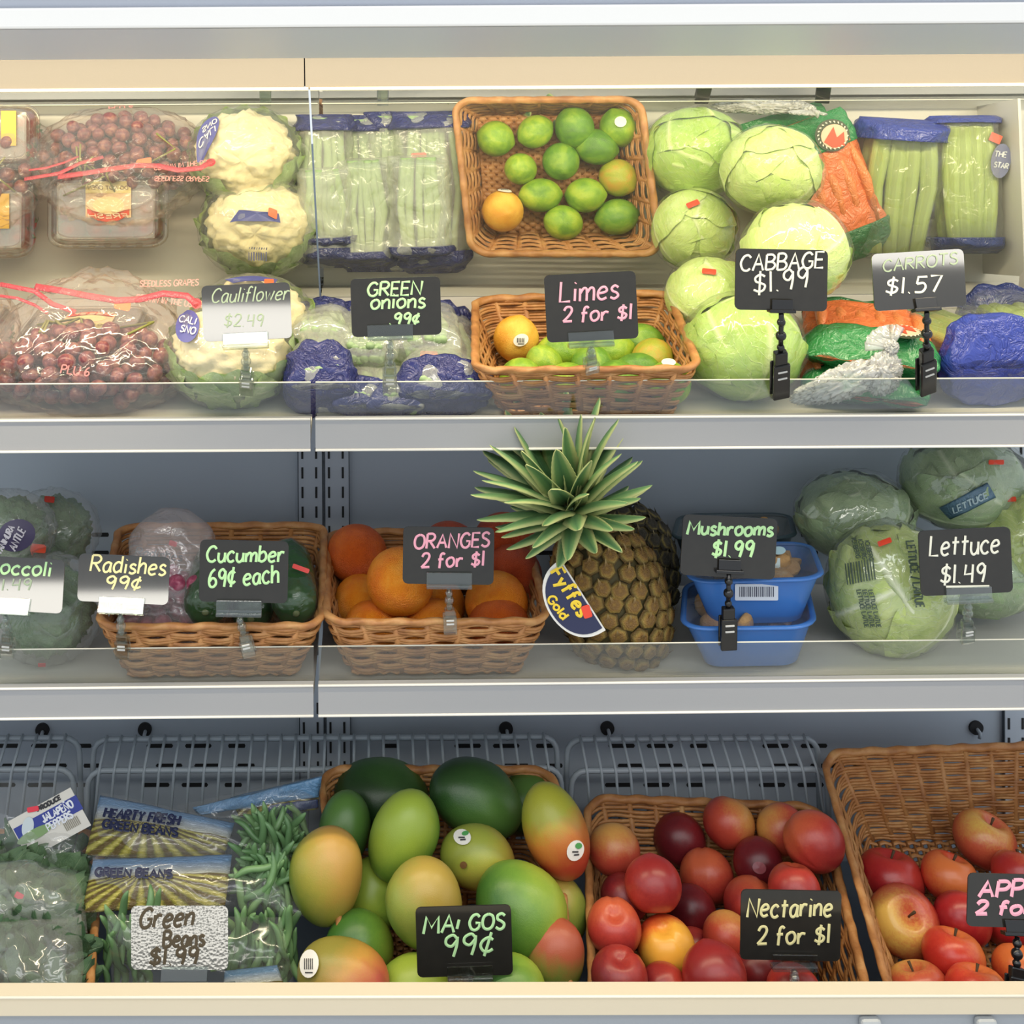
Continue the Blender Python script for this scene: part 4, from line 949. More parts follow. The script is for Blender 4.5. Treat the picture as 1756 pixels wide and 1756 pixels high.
sf = Plane(P(130, 632, 1.405), Vector((0, -1, .2)))
ink(sf, L_('PLU 6', 104, 640, 14, 48, .1) , 1.4, plain('#d78a84', .5), gb, 'print')

# ================================================================ MIDDLE SHELF
bcM = NT('florets'); bcM.bsdf(bcM.mix(bcM.noise(90, 3), '#52714f', '#6f8d60'), .7, .2); bcM.bump(bcM.noise(420, 3), .8, .003); bcM = bcM.m
def broc(px, d, R, h, lab, seed, sq=(1.1, .95, .9), grey=.12):
    x = (px - VX) * d / FPX; loc = Vector((x, d, zm(x) + h)); t = empty('broccoli_crown', Vector((x, d, zm(x))), lab, 'broccoli', 'film wrapped broccoli crowns')
    lumpy('florets', loc, R, sq, bcM, t, .22, 3.6, seed, 80, 50, .10, 12.0)
    b = MB(); b.tube([loc + Vector((0, .01, -R * .4)), loc + Vector((0, .015, -R * .92))], [R * .42, R * .34], 12); b.build('stalk', plain('#93a66c', .5), t)
    b = MB(); b.sphere(lambda v: loc + Vector((v.x * sq[0], v.y * sq[1], v.z * sq[2])) * R * (1.12 + .09 * abs(noise.noise(v * 5 + Vector((seed, 0, 0))))), 56, 34); b.build('wrap_film', film(grey, 36.0, 1.0, '#ffffff', .10), t)
    return t, Ball(loc, [R * 1.18 * q for q in sq])
b1, s1 = broc(78, 1.53, .062, .066, 'wrapped broccoli in front, behind the broccoli sign', 71, (1.05, .95, 1.0))
b2, s2 = broc(85, 1.66, .060, .125, 'wrapped broccoli heaped at the back against the wall', 72, (1.0, .9, .9), .15)
b3, s3 = broc(5, 1.57, .055, .155, 'wrapped broccoli with a round purple print, cut by the frame edge', 73, (1.1, .9, .9), .15)
decal(s3, oval(28, 918, 33, 27, -.35), plain('#40385a', .4), b3, 'round_print'); ink(s3, L_('TANIMURA', 0, 944, 11, 56, -1.15) if False else L_('TANIMURA', 2, 950, 10, 50, -1.1) + L_('& ANTLE'.replace('& ', ''), 26, 944, 12, 38, -1.1), 1.5, plain('#c8c4cc', .6), b3, 'print', .0022)
decal(s1, rect(66, 944, 26, 14, .1, 3), plain('#f0502c', .5), b1, 'price_sticker', .003); decal(s2, rect(85, 858, 17, 10, .1, 2), plain('#d8402e', .5), b2, 'price_sticker', .002); decal(s1, rect(72, 1138, 13, 6, 0, 1), plain('#d8404a', .5), b1, 'price_sticker', .002)
# radishes and cucumbers
radM = skin('#8f3a56', '#b04c68', '#c77c90', 1.5, 0, .35)
q = P(285, 1040, 1.52); t = empty('radish_bag', q - Vector((0, 0, .045)), 'clear bag of pink radishes in the wicker basket', 'radishes'); rg = random.Random(7)
rm = MB().sphere(lambda v: Vector((v.x, v.y, v.z - .25 * ex(v.z + 1, .15))), 14, 10).mesh('radish'); rm.materials.append(radM)
for p in scatter(26, lambda p: (p - q).length < .052 or abs(p.x - q.x) < .055 and abs(p.z - q.z) < .035, .021, [(q.x - .06, q.x + .045), (q.y - .03, q.y + .03), (q.z - .03, q.z + .055)], 5): child('radish', rm, t, p, rq(rg), (.0125,) * 3)
pillow(q + Vector((.0, -.03, -.045)), q + Vector((-.0, .075, .105)), .105, .085, (0, -1, .3), .006, 3, seal=(1, 0), pinch=.35, freq=24).build('bag_film', film(.22, 34.0, 1.0, '#fbf0f2', .10), t)
sf = Plane(P(270, 945, 1.545), Vector((0, -1, .3))); ink(sf, L_('Radishes', 232, 952, 13, 80, .12), 1.5, plain('#5a5a5e', .5), t, 'print'); decal(sf, rect(297, 932, 14, 9, .3, 2), plain('#d03a4c', .5), t, 'price_sticker', .002)
cucM = skin('#1c3a1c', '#2b5226', '#417035', 1.0, .5, .3, dirs=(.2, .1, .1))
for (ax_, ay_, bx_, by_, da, db, rr, lab) in ((352, 1050, 372, 960, 1.47, 1.62, 42, 'cucumber nearest the radish bag'), (430, 1062, 440, 970, 1.50, 1.64, 40, 'cucumber lying in the middle, mostly behind the sign'), (508, 1052, 492, 950, 1.475, 1.63, 41, 'cucumber against the right end of its basket')):
    A, B = P(ax_, ay_, da), P(bx_, by_, db); t = empty('cucumber', A, lab, 'cucumber', 'cucumbers in the wicker basket')
    n = 12; r = rr * 1.5 / FPX; prof = [.12, .55, .8, .93, 1, 1, 1, .98, .92, .8, .55, .15]
    ts = [0, .015, .05, .12, .25, .4, .6, .75, .88, .95, .985, 1]; L = B - A
    b = MB(); b.tube([A + L * (k_ * 1.0) + Vector((0, 0, .006 * math.sin(math.pi * k_))) for k_ in ts], [r * p for p in prof], 20, lobes=7, amp=.03); b.build('skin', cucM, t)
    b = MB(); b.tube([A - L * .012, A + L * .01], [.003, .006], 8); b.build('stem_end', plain('#6f7a4c', .7), t)
    b = MB(); b.tube([A + L * (k_ * 1.04 - .02) for k_ in ts], [r * (p * 1.06 + .05) for p in prof], 24, lobes=9, amp=.02); b.build('wrap_film', film(.02, 60.0, .8, '#ffffff', .06), t)
    if ax_ == 508: decal(Plane(P(515, 975, 1.50), (0, -1, .4)), rect(516, 975, 30, 8, .35, 2), plain('#ec4a44', .5), t, 'price_sticker')
# oranges
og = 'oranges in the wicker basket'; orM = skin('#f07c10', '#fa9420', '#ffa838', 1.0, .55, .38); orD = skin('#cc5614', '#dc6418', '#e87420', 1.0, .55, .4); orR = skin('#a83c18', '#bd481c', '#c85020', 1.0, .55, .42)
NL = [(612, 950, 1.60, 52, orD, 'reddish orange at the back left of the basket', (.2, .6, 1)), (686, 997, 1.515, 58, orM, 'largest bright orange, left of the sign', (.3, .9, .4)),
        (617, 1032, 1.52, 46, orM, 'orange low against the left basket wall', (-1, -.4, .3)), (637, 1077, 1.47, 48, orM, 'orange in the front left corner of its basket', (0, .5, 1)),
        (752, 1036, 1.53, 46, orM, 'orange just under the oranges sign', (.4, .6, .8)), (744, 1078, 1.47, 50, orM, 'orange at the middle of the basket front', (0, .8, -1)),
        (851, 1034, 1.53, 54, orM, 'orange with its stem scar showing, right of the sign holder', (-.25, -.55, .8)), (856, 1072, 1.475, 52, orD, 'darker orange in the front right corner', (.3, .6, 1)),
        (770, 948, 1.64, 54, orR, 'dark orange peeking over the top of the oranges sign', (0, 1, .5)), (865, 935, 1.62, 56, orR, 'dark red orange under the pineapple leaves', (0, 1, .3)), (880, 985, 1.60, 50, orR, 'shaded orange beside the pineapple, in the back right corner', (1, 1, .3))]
DD = relax([q[:4] for q in NL], 1.508, 1.66)
for (x, y, d0_, r, m, lab, ax_), d in zip(NL, DD):
    fruit('orange', x, y, d, r, r, m, lab, og, ax_, x, 'orange')
# pineapple
def pineapple(c, top, r, lab, crown, seed, neyes=150, fruitc=('#7a5a2e', '#a8863e', '#5c5a2c')):
    ax = (top - c); L = ax.length; Z = ax.normalized(); X, Y, _ = dirframe(Z); t = empty('pineapple', c - Z * L, lab, 'pineapple')
    def pos(th, ph, k=1.0):
        s = math.sin(th) ** .8; return c + Z * (math.cos(th) * L * k) + (X * math.cos(ph) + Y * math.sin(ph)) * (r * s * k)
    b = MB(); b.grid(lambda u, v: pos(.02 + v * 3.1, u * 2 * math.pi, .95), 32, 20, wrapu=True, caps=True); b.build('core', plain('#4c4322', .7), t)
    eye = MB(); ring = []
    for k in range(6): a = math.pi / 6 + k * math.pi / 3; ring.append((math.cos(a), math.sin(a)))
    v = [(x, y, 0) for x, y in ring] + [(x * .8, y * .8, .42) for x, y in ring] + [(x * .38, y * .38 + .08, .66) for x, y in ring] + [(0, .1, .50), (.12, 1.05, 1.0), (-.24, .2, .6), (.24, .2, .6)]
    f = [(i, (i + 1) % 6, 6 + (i + 1) % 6, 6 + i) for i in range(6)] + [(6 + i, 6 + (i + 1) % 6, 12 + (i + 1) % 6, 12 + i) for i in range(6)] + [(12 + i, 12 + (i + 1) % 6, 18) for i in range(6)] + [(18, 21, 19, 20)]
    eye.add(v, f); me = eye.mesh('eye'); em = NT('pineapple_eye'); sz = em.n('ShaderNodeSeparateXYZ'); em.l(em.coord(), sz.inputs[0]); 
    c1 = em.ramp(sz.outputs[2], [(0, '#3c331c'), (.22, fruitc[2]), (.40, '#a8964e'), (.5, fruitc[1]), (.62, fruitc[0]), (.9, '#c4b07c')]); c1 = em.mix(em.math('MULTIPLY', em.noise(1.4, 3, rand=True), 1.1), c1, fruitc[0]); em.bsdf(c1, .5, .4); em.bump(em.noise(6, 3), .4, .05); me.materials.append(em.m)  # dark foot of the ramp paints shade into the crevices between eyes
    from mathutils import Quaternion
    er = random.Random(seed)
    for i in range(neyes):
        z = 1 - 2 * (i + .5) / neyes; th = math.acos(z) + er.uniform(-.025, .025); ph = i * 2.39996 + er.uniform(-.04, .04)
        p = pos(th, ph); p2 = pos(th - .05, ph); e = (p2 - p).normalized(); rad = (X * math.cos(ph) + Y * math.sin(ph)); nn = (rad * math.sin(th) / r + Z * math.cos(th) / L).normalized(); e = (e - nn * e.dot(nn)).normalized(); sx = e.cross(nn)
        q = Matrix((sx, e, nn)).transposed().to_quaternion(); s = .0128 * (.72 + .3 * math.sin(th)) * (r / .062) * (150 / neyes) ** .5
        child('eye', me, t, p - nn * .001, q @ Quaternion((0, 0, 1), er.uniform(-.3, .3)), (s * er.uniform(.92, 1.06), s * .97, s * er.uniform(.7, 1.05)))
    if not crown: return t
    lm_ = NT('crown_leaf'); uv = lm_.n('ShaderNodeUVMap').outputs[0]; sx_ = lm_.n('ShaderNodeSeparateXYZ'); lm_.l(uv, sx_.inputs[0]); u = lm_.math('ABSOLUTE', lm_.math('SUBTRACT', sx_.outputs[0], .5))
    cc = lm_.ramp(lm_.math('ADD', u, lm_.math('MULTIPLY', lm_.noise(3, 3, rand=True), .12)), [(.05, '#4c7550'), (.33, '#6f935e'), (.5, '#b9be80')]); lm_.bsdf(cc, .45, .4); lm_.bump(lm_.noise(1, 2, vec=lm_.mapping((60, 2, 1), vec=uv)), .4, .002)
    rg = random.Random(seed); base_, cdir, nl = crown
    X2, Y2, Z2 = dirframe(cdir)
    for i in range(nl):
        f_ = i / (nl - 1); a = i * 2.39996 + .5; el = math.radians(86 - 86 * f_ ** .75) + rg.uniform(-.08, .08); ln = (.088 + .042 * min(1, f_ * 5) - .062 * f_ ** 1.3) * rg.uniform(.88, 1.08); rad = X2 * math.cos(a) + Y2 * math.sin(a)
        d0 = (rad * math.cos(el) + Z2 * math.sin(el)).normalized(); pts = []; st = base_ + Z2 * (.045 * (1 - f_)) + rad * .012; bend = .12 + 1.1 * f_
        for k in range(9):
            s = k / 8; dd = (d0 * (1 - .0 * s) + rad * (bend * s * s) - Vector((0, 0, 1)) * (.25 * f_ * s)).normalized(); pts.append(st + d0 * (ln * s * .55) + dd * (ln * s * .5))
        w = rg.uniform(.0165, .0205) * (1 - .25 * f_); side = d0.cross(rad); side = side.normalized() if side.length > 1e-3 else X2
        nrm = side.cross(d0).normalized(); b = MB()
        def fn(u_, v_):
            k = v_ * 8; i0 = min(7, int(k)); p = pts[i0].lerp(pts[i0 + 1], k - i0); ww = w * (1 - v_) ** .55 * (.72 + .28 * min(1, v_ * 5)); sgn = (u_ - .5) * 2
            return p + side * (sgn * ww * (1 + .05 * ((int(v_ * 24) % 2)))) + nrm * (ww * .45 * sgn * sgn)
        b.grid(fn, 5, 25); b.build('crown_leaf', lm_.m, t, solid=.0009)
    return t
pc = P(1048, 1024, 1.53); pt = P(1012, 918, 1.53)
xx = pc.x
pa = pineapple(pc, pc + (pt - pc) * 1.17, .069, 'ripe pineapple leaning left with an oval blue tag', (P(985, 893, 1.412), Vector((-.32, -.26, .92)), 72), 81, 170)
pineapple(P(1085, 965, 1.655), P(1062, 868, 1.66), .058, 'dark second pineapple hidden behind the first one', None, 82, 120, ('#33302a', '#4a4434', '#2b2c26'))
tg = Plane(P(985, 1022, 1.375), Vector((-.15, -1, .1)))
def dshape(s, ox=0, oy=0):
    a = math.atan2(1080 - 962, 1037 - 962); cx_, cy_ = 1000 + ox, 1020 + oy; out = []
    L2 = 72 * s
    for k in range(25):
        tt = math.pi * k / 24; x = math.cos(tt) * L2; y = math.sin(tt) ** .8 * 66 * s
        out.append((cx_ + x * math.cos(a) - y * math.sin(a), cy_ + x * math.sin(a) + y * math.cos(a)))
    return out
decal(tg, dshape(1.0), plain('#dcdad4', .35), pa, 'paper_tag', .0, label='white rim of the oval fruit tag'); decal(tg, dshape(.90, -2, 2), plain('#23284a', .35), pa, 'tag_face', .0008, label='dark blue face of the oval tag')
a = math.radians(57); ink(tg, L_('Fyffes', 944, 982, 23, 90, a, slant=.02, gap=1.7), 2.8, plain('#e6c530', .5), pa, 'tag_lettering', .0016); ink(tg, L_('Gold', 938, 1027, 15, 44, a - .06, slant=.0), 2.0, plain('#e6c530', .5), pa, 'tag_lettering', .0016)
decal(tg, rect(1006, 1048, 15, 22, a - 1.3, 3), plain('#e0452c', .5), pa, 'red_sticker', .0022)
# mushroom tubs
blueM = NT('blue_tub'); blueM.bsdf(blueM.mix(blueM.math('MULTIPLY', blueM.noise(20, 2), .2), '#3f74bd', '#2f5c9f'), .25, .5); blueM.b.inputs['Subsurface Weight'].default_value = .05; blueM = blueM.m
darkT = plain('#35474f', .35)
mush = MB().sphere(lambda v: Vector((v.x, v.y, v.z * .62 if v.z > 0 else v.z * .25)) * (1 + .06 * noise.noise(v * 3)), 14, 10)
mush.tube([(0, 0, -.1), (.05, 0, -.75)], [.36, .3], 10); mushme = mush.mesh('mushroom'); mM = NT('mushroom'); mM.bsdf(mM.mix(mM.noise(2.5, 4, rand=True), '#a5784a', '#d0aa74'), .6, .3); mM.bump(mM.noise(8, 3), .3, .05); mushme.materials.append(mM.m)
def tub(top, bot, mat, lab, seed, nm=14, cat='mushrooms'):
    t = empty('mushroom_tub', sum(bot, Vector()) / 4, lab, cat, 'plastic tubs of mushrooms'); tubshape(top, bot, .0015, .2, 64, .0042).build('tub', mat, t)
    rg = random.Random(seed); ct = sum(top, Vector()) / 4; cb = sum(bot, Vector()) / 4; up = (ct - cb).normalized()
    for k in range(nm):
        u, v = rg.uniform(.16, .84), rg.uniform(.16, .84); p = bil(bot, u, v).lerp(bil(top, u, v), .74 + .08 * (k % 3)); s = rg.uniform(.016, .021)
        child('mushroom', mushme, t, p, rq(rg), (s, s, s))
    b = MB(); b.add([tuple(bil(top, *rsq(i / 40, .2)) + up * .0015) for i in range(40)], [list(range(40))]); b.build('cover_film', film(.05, 12.0, .4, '#ffffff', .07), t, smooth=False)
    return t
F0 = lambda lst: [P(*q) for q in lst]
tb1 = tub(F0([(1172, 1078, 1.455), (1396, 1075, 1.455), (1378, 995, 1.60), (1178, 998, 1.60)]), F0([(1206, 1145, 1.475), (1370, 1142, 1.475), (1360, 1075, 1.585), (1215, 1078, 1.585)]), blueM, 'bottom blue mushroom tub standing on the shelf', 91)
tb2 = tub(F0([(1182, 998, 1.465), (1410, 992, 1.455), (1388, 932, 1.60), (1190, 935, 1.60)]), F0([(1214, 1072, 1.485), (1376, 1068, 1.485), (1366, 1010, 1.59), (1222, 1012, 1.59)]), blueM, 'upper blue mushroom tub with a barcode label', 92, 18)
tb3 = tub(F0([(1155, 925, 1.64), (1362, 922, 1.64), (1352, 882, 1.73), (1168, 884, 1.73)]), F0([(1185, 1000, 1.66), (1340, 1000, 1.66), (1330, 960, 1.72), (1190, 960, 1.72)]), darkT, 'dark tub stacked behind the blue ones', 93, 6)
sf = Plane(P(1297, 1014, 1.464), Vector((0, -1, -.12))); decal(sf, rect(1297, 1015, 74, 28, 0, 2), plain('#c3cad6', .4), tb2, 'barcode_label', .001)
for k in range(17): decal(sf, rect(1268 + k * 3.6, 1014, 1.0 + (k * 7 % 3) * .55, 17), plain('#3d4256', .5), tb2, 'barcode_bar', .0016)
sf = Plane(P(1340, 955, 1.52), Vector((0, -.75, .65))); decal(sf, oval(1334, 946, 12, 7), plain('#a9c9d2', .4), tb2, 'film_print', .004); decal(sf, rect(1332, 970, 9, 22), plain('#cfe0e2', .4), tb2, 'film_print', .004)
# lettuces
lg2 = 'film wrapped lettuces'
def lettuce(px, d, rpx, h, kind, lab, seed, sq=(1, .95, 1), st=(), **k):
    x = (px - VX) * d / FPX; return head('lettuce', 0, 0, d, rpx, kind, lab, lg2, seed, 12, sq, loc=Vector((x, d, zm(x) + h)), stickers=st, fgloss=.13, **k)
la, sa_ = lettuce(1523, 1.535, 98, .080, 'lettuce', 'front wrapped lettuce with printed bars and green lettering', 101, (1.0, .9, 1.08), ((1517, 930, 24, 9, -.35),))
lettuce(1462, 1.655, 84, .140, 'lettuce_shaded', 'lettuce behind the front one, next to the mushrooms', 102, (1.1, .9, .85))
lc, sc_ = lettuce(1652, 1.66, 92, .185, 'lettuce_shaded', 'lettuce heaped highest at the back wall', 103, (1.1, .9, .85), ((1708, 793, 26, 8, .0),))
ld, sd_ = lettuce(1775, 1.60, 82, .115, 'lettuce', 'lettuce right of the lettuce sign, cut by the frame edge', 104, (1, .9, 1.1), ((1730, 857, 26, 8, -.05),))
lettuce(1680, 1.60, 72, .07, 'lettuce_shaded', 'low lettuce hidden behind the lettuce sign', 105, (1.2, .9, .85))
gk = plain('#4a5a4c', .5)
for k in range(11): decal(sa_, rect(1453 + k * 4.6, 985 - k * .9, 1.6 + (k % 3) * .6, 36, -.12), gk, la, 'barcode_bar', .002)
for r in range(3): ink(sa_, L_('ICEBERG', 1462 + r * 11, 925 + r * 2, 7, 34, 1.35), 1.0, gk, la, 'print', .002)
for r in range(3): ink(sa_, L_('LETTUCE LAITUE', 1470 + r * 10, 1012, 7, 64, 1.35), 1.0, gk, la, 'print', .002)
ink(sa_, L_('LETTUCE / LAITUE', 1553, 930, 13, 112, 1.42, slant=.1), 1.6, gk, la, 'print', .002)
strip2 = [(1620, 880), (1650, 866), (1680, 850), (1700, 840)]
b = MB(); b.tube([sc_(*p) + sc_.nrm(sc_(*p)) * .001 for p in strip2], 14 * 1.6 / FPX, 8, flat=(.1, 1), up=[tuple(sc_.nrm(sc_(*p))) for p in strip2]); b.build('blue_print_band', printed('#4f6f86', .3), lc); ink(sc_, L_('LETTUCE', 1636, 878, 10, 62, -.42), 1.3, plain('#9fb4bd', .5), lc, 'print', .003)
# ================================================================ BOTTOM DECK
mg = 'mangoes heaped in the wicker basket'
def mm(c1, c2, c3, dirs=(.35, .0, .35)): return skin(c1, c2, c3, 1.1, .06, .36, .28, .72, dirs, .10)
GR = mm('#3f6a2a', '#6c9136', '#97ac3e'); DG = mm('#24401f', '#35582a', '#4f7434'); YG = mm('#7a8a34', '#a59a40', '#bf9448'); YL = mm('#98a040', '#b5a444', '#c8a04c'); RD = mm('#b4452c', '#bd7434', '#9c9c34', (.1, 0, .6)); BL = mm('#8c8238', '#bf8c40', '#c25a44', (-.3, 0, .5)); GY = mm('#6d8638', '#929c44', '#ae9444')
MG = [(560, 1505, 1.46, 63, 82, YG, (.15, 0, 1), 'yellow green mango standing at the left edge of the heap'), (650, 1362, 1.60, 62, 84, DG, (1, 0, -.1), 'dark green mango at the back left, near the bean bags'),
      (690, 1436, 1.52, 60, 82, GR, (.42, -.1, 1), 'bright green mango leaning right in the upper middle'), (812, 1368, 1.60, 64, 86, DG, (1, .1, -.5), 'dark green mango at the back middle'),
      (816, 1470, 1.49, 54, 66, YL, (1, -.2, -.2), 'yellow mango seen stem end on with a white sticker on top'), (955, 1430, 1.50, 58, 84, RD, (-.38, 0, 1), 'red and yellow mango at the right with a low sticker'),
      (730, 1553, 1.43, 66, 78, GY, (-.15, -.1, 1), 'yellow green mango left of the mangoes sign'), (890, 1556, 1.43, 74, 82, GR, (1, 0, -.55), 'large green mango above the right corner of the sign'),
      (612, 1628, 1.42, 58, 62, GR, (1, .3, .2), 'green mango tucked behind the blushing one'), (584, 1680, 1.375, 66, 82, BL, (1, -.1, -.25), 'blushing pink mango with a barcode sticker at the lip'),
      (705, 1702, 1.38, 60, 64, GR, (1, 0, .3), 'green mango below the sign, left of its holder'), (870, 1698, 1.385, 58, 64, GR, (1, 0, .1), 'green mango below the sign, right of its holder'),
      (950, 1645, 1.42, 52, 66, mm('#3d6030', '#6c7a34', '#a8543a', (0, 0, .6)), (.2, 0, 1), 'green and reddish mango low in the right corner'), (640, 1540, 1.52, 52, 60, GR, (0, .5, 1), 'shaded green mango in the gap between two front ones'),
      (960, 1568, 1.47, 46, 60, GY, (0, .3, 1), 'mango peeking out behind the large green one'), (895, 1378, 1.63, 52, 60, DG, (1, .4, .2), 'dark mango by the back right basket rim'), (590, 1425, 1.60, 48, 62, DG, (.2, .4, 1), 'dark mango at the back left corner below the rim')]
MO = {}
DD = relax([(q[0], q[1], q[2], (q[3] + q[4]) / 2) for q in MG], 1.36, 1.64)
for (x, y, d0_, a, b, m, ax_, lab), d in zip(MG, DD): MO[(x, y)] = fruit('mango', x, y, d, a, b, m, lab, mg, ax_, x * .37, 'mango', c=a * .92)
for key, sx_, sy_, kd, rr in (((816, 1470), 793, 1436, 'leafy', (15, 13)), ((955, 1430), 986, 1458, 'leafy', (14, 18)), ((584, 1680), 531, 1653, 'code', (16, 24))):
    o = MO[key]; stick(surf_of(o, 1.03), sx_, sy_, rr[0], rr[1], .35 if kd == 'leafy' else .1, o, kind=kd)
o = MO[(816, 1470)]; sf = surf_of(o, 1.02); decal(sf, oval(795, 1483, 6, 6), plain('#6b4a22', .8), o, 'stem_scar', .001)
decal(surf_of(MO[(584, 1680)], 1.04), rect(597, 1700, 18, 14, 0, 2), plain('#ec4a44', .5), MO[(584, 1680)], 'price_sticker', .001)
# nectarines
ng = 'nectarines in the wicker basket'
N1 = skin('#8a2626', '#b03a30', '#c9603c', 1.0, .03, .33, .3, .7, (.3, 0, .2), .2); N2 = skin('#5a161e', '#7c2226', '#a8382c', 1.0, .03, .35, .3, .7, (.2, 0, .2), .2); N3 = skin('#a0342c', '#b84a36', '#c9944c', 1.0, .03, .35, .28, .8, (-.3, 0, .3), .25); N4 = skin('#c04426', '#d8702e', '#e6a83e', 1.0, .03, .3, .3, .55, (.5, -.2, 0), .15)
NL = [(1053, 1457, 1.52, 44, N3, (0, 1, 1), 'orange red nectarine touching the right mango'), (1165, 1440, 1.58, 44, N2, (.3, 1, .5), 'dark nectarine at the back, left of the pale one'), (1250, 1411, 1.56, 43, N3, (.5, .6, 1), 'palest yellow nectarine at the top of the heap'),
        (1340, 1422, 1.58, 42, N3, (-.5, 1, .5), 'nectarine half hidden behind the one at the right rim'), (1396, 1443, 1.54, 50, N1, (.2, 1, .5), 'nectarine against the right rim of its basket'), (1120, 1517, 1.47, 48, N1, (0, -.6, -1), 'bright red nectarine with its tip forward'),
        (1212, 1502, 1.52, 45, N1, (.2, .9, .7), 'red nectarine in the middle of the heap'), (1300, 1480, 1.54, 42, N2, (-.5, 1, .3), 'dark nectarine with a clear sticker'), (1362, 1524, 1.48, 43, N1, (.1, .3, 1), 'nectarine right above the nectarine sign'),
        (1053, 1590, 1.42, 46, N1, (-.1, -.55, 1), 'nectarine with its stem hollow facing out'), (1185, 1562, 1.48, 42, N2, (.4, 1, .2), 'shaded nectarine in the middle gap'), (1286, 1550, 1.47, 44, N1, (0, 1, .3), 'nectarine behind the left corner of the sign'),
        (1142, 1623, 1.40, 49, N4, (-.2, -.3, 1), 'nectarine split into a red and a yellow half'), (1225, 1672, 1.375, 54, N1, (.2, -.5, -.8), 'largest nectarine beside the front lip'), (1248, 1608, 1.44, 42, N3, (.6, .8, .2), 'nectarine under the lower left corner of the sign'),
        (1062, 1675, 1.375, 48, N2, (0, -.3, 1), 'dark nectarine in the front left corner'), (1362, 1702, 1.375, 46, N1, (.3, .7, .4), 'nectarine behind the sign holder at the lip'), (1070, 1540, 1.50, 40, N2, (.5, .7, .7), 'nectarine squeezed at the left rim'),
        (1190, 1635, 1.45, 40, N2, (.5, 1, .2), 'nectarine deep behind the two colored one'), (1140, 1700, 1.40, 44, N2, (1, .5, .2), 'nectarine low between two front ones'), (1300, 1665, 1.42, 44, N2, (-.5, .5, .6), 'nectarine below the sign board'), (1330, 1600, 1.46, 44, N1, (-.2, .5, .6), 'nectarine wholly shaded by the sign'), (1395, 1600, 1.46, 42, N2, (-.2, .5, .6), 'nectarine behind the sign at the right rim')]
DD = relax([q[:4] for q in NL], 1.36, 1.63)
for (x, y, d0_, r, m, ax_, lab), d in zip(NL, DD):
    o = fruit('nectarine', x, y, d, r, r, m, lab, ng, ax_, x * .61, 'nectarine')
    if 'clear sticker' in lab: decal(surf_of(o, 1.02), oval(1302, 1488, 12, 10, .5), plain('#8a4a50', .15, .8), o, 'sticker', .0008)
# apples
ag = 'apples in the tall backed basket'
A1 = skin('#7a161c', '#a02226', '#b83a30', 1.2, .03, .28, .3, .7, (.2, 0, .2), .2); A2 = skin('#b02a24', '#c8402e', '#d8743c', 1.2, .03, .28, .3, .7, (.3, 0, .3), .25); A3 = skin('#ab2e2a', '#c0583a', '#d4ab54', 1.2, .03, .28, .45, .82, (-.25, -.1, .45), .25); A4 = skin('#a8332c', '#bd5a3c', '#cba650', 1.2, .03, .28, .42, .84, (.2, 0, .4), .25)
NL = [(1527, 1508, 1.50, 54, A1, (.1, .2, 1), 'dark red apple at the left of the basket'), (1628, 1505, 1.52, 46, A2, (.3, .15, 1), 'red apple with its stem standing up'), (1688, 1440, 1.58, 50, A4, (.35, -.1, 1), 'yellow and red apple at the top of the apple heap'),
        (1748, 1500, 1.54, 44, A3, (.3, .5, 1), 'yellowish apple over the apple sign'), (1550, 1580, 1.43, 57, A3, (-.05, -.72, .75), 'two toned apple showing its stem hollow'), (1650, 1578, 1.48, 46, A1, (.4, .6, .3), 'dark apple left of the apple sign'),
        (1635, 1640, 1.42, 50, A2, (.2, .25, 1), 'red apple in the middle of the front row'), (1576, 1700, 1.385, 52, A4, (-.2, .3, 1), 'yellow topped apple touching the front lip'), (1676, 1702, 1.385, 50, A2, (.1, .3, 1), 'bright red apple touching the front lip'),
        (1752, 1665, 1.43, 46, A2, (.3, .6, .7), 'apple behind the black sign clamp'), (1730, 1585, 1.50, 44, A1, (.3, .6, .7), 'apple shaded by the apple sign')]
DD = relax([q[:4] for q in NL], 1.37, 1.63)
for (x, y, d0_, r, m, ax_, lab), d in zip(NL, DD):
    fruit('apple', x, y, d, r, r, m, lab, ag, ax_, x * .3, 'apple')
# green beans
beanM = skin('#54784c', '#6b9060', '#86a870', 1.2, 0, .4, fine=.3)
def beanmesh(k):
    b = MB(); pts = [(.034 * (t - .5) * 2, .010 * math.sin(math.pi * t) * (1 if k else -.6), .004 * math.sin(6 * t + k)) for t in [i / 9 for i in range(10)]]
    b.tube(pts, [.0010, .0036, .0046, .0050, .0047, .0050, .0047, .0046, .0036, .0012], 8); me = b.mesh('bean'); me.materials.append(beanM); return me
BM = [beanmesh(0), beanmesh(1), beanmesh(2)]
def beans(parent, region, n, seed, dfn, angs=(0, 3.14), name='bean'):
    rg = random.Random(seed); x0, y0, x1, y1 = region
    from mathutils import Quaternion
    for k in range(n):
        x, y = rg.uniform(x0, x1), rg.uniform(y0, y1); a = rg.uniform(*angs); q = Quaternion((0, 1, 0), -a) @ Quaternion((1, 0, 0), rg.uniform(-.5, .5)) @ Quaternion((0, 0, 1), rg.uniform(-.3, .3))
        child(name, BM[k % 3], parent, P(x, y, dfn(x, y) + rg.uniform(-.006, .012)), q, (rg.uniform(.75, 1.05),) * 3)
